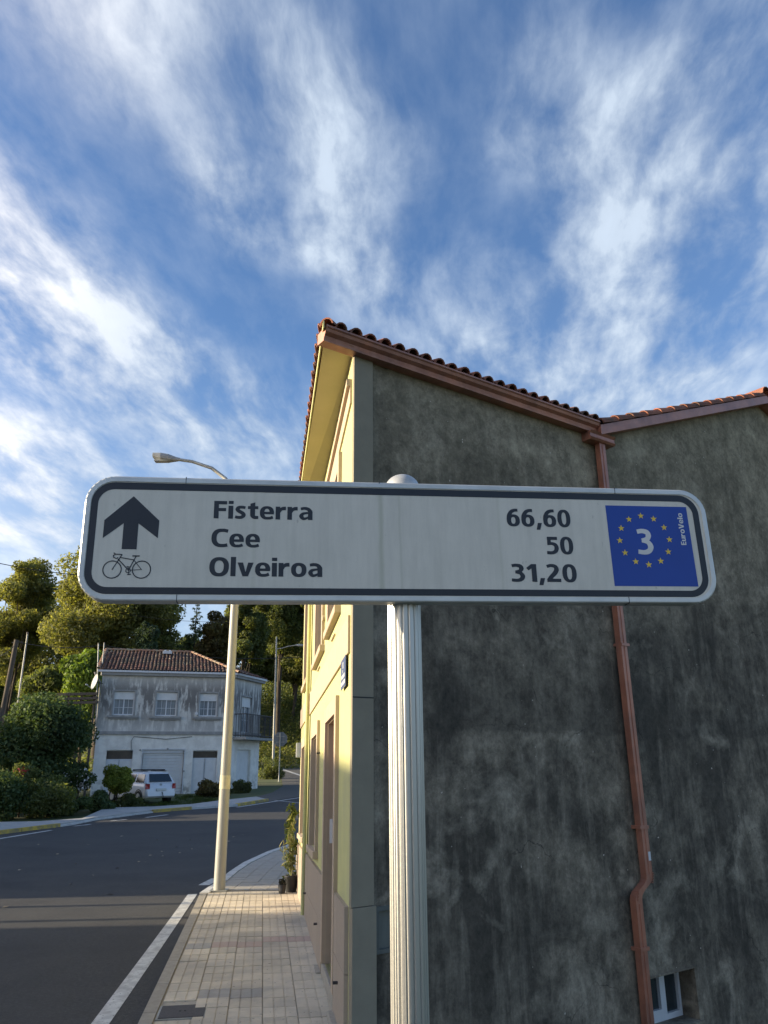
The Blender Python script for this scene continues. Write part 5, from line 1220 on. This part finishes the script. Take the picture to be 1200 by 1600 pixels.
# ------------------------------------------------------------------ poles, cables, road sign, far lamp
def pole(px0, py0, px1, py1, Y, r, mt, name, label, cat):
    a, b = at(px0, py0, Y), at(px1, py1, Y); a2 = a+(a-b).normalized()*max(0, (a.z-terr(a.x, a.y))/max(.2, (b-a).normalized().z)) if a.z > terr(a.x, a.y) else a
    t0_ = thing(name, label, cat, a2); mb = MB(); mb.tube([a2, b], [r*1.15, r*.9], 8); mb.build('shaft', mt, t0_); return t0_, a2, b
UP_, _, pt1 = pole(8, 1093, 26, 1000, 44, .15, M_WOODP, 'utility_pole', 'thick weathered wooden utility pole leaning at the left edge', 'pole')
mb = MB(); mb.tube([pt1+Vector((-.25, 0, -.15)), pt1+Vector((.35, 0, -.12))], .03, 5); mb.build('crossarm', M_IRON, UP_)
TP_, _, pt2 = pole(30, 1083, 43, 991, 46, .05, M_GALV, 'thin_pole', 'thin grey pole just right of the wooden utility pole', 'pole')
mb = MB(); mb.tube([pt2, pt2+Vector((0, 0, .12))], .07, 6); mb.build('cap', M_IRON, TP_)
def cable(name, label, pts, r):
    P_ = [at(*p) for p in pts]; t0_ = []
    for a, b in zip(P_[:-1], P_[1:]):
        L = (b-a).length
        for k in range(8): f = k/8; q_ = a.lerp(b, f); q_.z -= L*.03*4*f*(1-f); t0_.append(q_)
    t0_.append(P_[-1]); mb = MB(); mb.tube(t0_, r, 4); o = mb.build(name, M_BLACK, None); tag(o, label, 'cable')
cable('overhead_cable', 'dark overhead cable crossing the oak at the far left above the poles', [(-60, 866, 40), (150, 900, 44)], .022)
cable('overhead_cable', 'thin dark cable running from the wooden pole along behind the roof ridge', [(26, 1003, 44), (158, 1008, 52), (480, 1026, 60)], .022)
cable('overhead_cable', 'pale slack cable reaching the wooden pole from the left edge', [(-60, 1030, 30), (26, 1006, 44)], .02)
cable('overhead_cable', 'hair thin cable across the gap of sky below the sign', [(150, 950, 60), (360, 972, 60)], .015)
# lamp on the side road
fx = at(427, 1193, 62); FL = thing('street_lamp', 'slim distant street lamp beside the side road, arm pointing right', 'street lamp', (fx.x, fx.y, terr(fx.x, fx.y)))
tp = at(432, 995, 62); mb = MB(); mb.tube([Vector((fx.x, fx.y, terr(fx.x, fx.y)-.2)), Vector((tp.x, tp.y, tp.z))], [.10, .06], 8); mb.build('pole', M_GALV, FL)
mb = MB(); mb.tube([at(*p) for p in ((431.6, 1014, 62), (440, 1013, 62), (450, 1010, 62), (463, 1008, 62))], .035, 6); mb.build('arm', M_GALV, FL)
mb = MB(); a, b = at(462, 1008, 62), at(476, 1008.5, 62); mb.tube([a, a.lerp(b, .3), b], [.05, .11, .08], 8); mb.build('lamp_head', MATS['lamp_grey'], FL)
# back of a round road sign
sx_ = at(438, 1155, 58); SB = thing('road_sign', 'grey back of a round road sign on a pole at the side road junction', 'sign', (sx_.x, sx_.y, terr(sx_.x, sx_.y)))
mb = MB(); n = 8; rr = .535
M_GREY = mat('sign_back', (.22, .23, .24), (.19, .20, .21), rough=.6, scale=4)
mb.prism([Vector((sx_.x+rr*math.cos(R(22.5+45*k)), sx_.y, sx_.z+rr*math.sin(R(22.5+45*k)))) for k in range(8)], (0, .03, 0)); mb.build('plate', M_GREY, SB)
mb = MB(); mb.tube([(sx_.x, sx_.y-.05, terr(sx_.x, sx_.y)-.1), (sx_.x, sx_.y-.05, sx_.z+.45)], .045, 8); mb.build('pole', M_GALV, SB)
mb = MB(); 
for dz in (-.2, .2): mb = MB(); mb.box(sx_.x-.3, sx_.x+.3, sx_.y-.035, sx_.y-.005, sx_.z+dz-.03, sx_.z+dz+.03); mb.build('bracket', M_GALV, SB)

# ------------------------------------------------------------------ houses on the left side of the street, whose shade falls over road and facade
def side_house(label, x0, y0, y1, h, seed):
    o = thing('village_house', label, 'house', (x0, y0, 0)); d = 7.5
    mb = MB(); mb.box(x0-d, x0, y0, y1, -.3, h-.12); mb.build('wall', mat('village_render%d' % seed, (.5, .48, .42), (.42, .40, .35), rough=.9, scale=2), o)
    mb = MB(); mb.prism([Vector((x0+.3, y0-.1, h-.12)), Vector((x0+.3, y0-.1, h)), Vector((x0-d/2, y0-.1, h+1.1)), Vector((x0-d-.3, y0-.1, h)), Vector((x0-d-.3, y0-.1, h-.12))], (0, y1-y0+.2, 0)); mb.build('roof', M_TILE, o)
    k = y0+1
    while k+1 < y1:
        for z in (1.0, 3.3):
            if z+1.3 < h: mb = MB(); mb.box(x0-.03, x0+.02, k, k+1.0, z, z+1.2); w2_ = mb.build('window', M_PVCW, o); mb = MB(); mb.box(x0+.005, x0+.03, k+.08, k+.92, z+.08, z+1.12); mb.build('pane', M_GLASS, w2_)
        k += 2.6
    return o
XO = -17.3
side_house('cream village house across the street, nearest the camera and out of the picture', XO, -14, 2.4, 5.45, 1)
side_house('cream village house across the street, second from the camera and out of the picture', XO, 2.7, 10.05, 6.08, 2)
side_house('cream village house across the street beyond the sunny gap', XO-2.6, 12.95, 29.6, 5.4, 3)
side_house('unseen cream house added to shade the parked car, farthest from the camera and out of the picture', -27.2, 32.6, 49, 6.3, 4)  # block added out of view to keep the parked car in shade
for x, y, h, lb in ((XO-1, 11.05, 7.5, 'wooden pole standing in the gap between the village houses, nearer one'), (XO-1, 12.25, 7.5, 'wooden pole standing in the gap between the village houses, farther one')):
    o = thing('utility_pole', lb, 'pole', (x, y, 0)); mb = MB(); mb.tube([(x, y, -.3), (x, y, h)], [.075, .06], 8); mb.build('shaft', M_WOODP, o)
print('TRIS', sum(len(o.data.polygons) for o in S.objects if o.type == 'MESH'), len(S.objects))
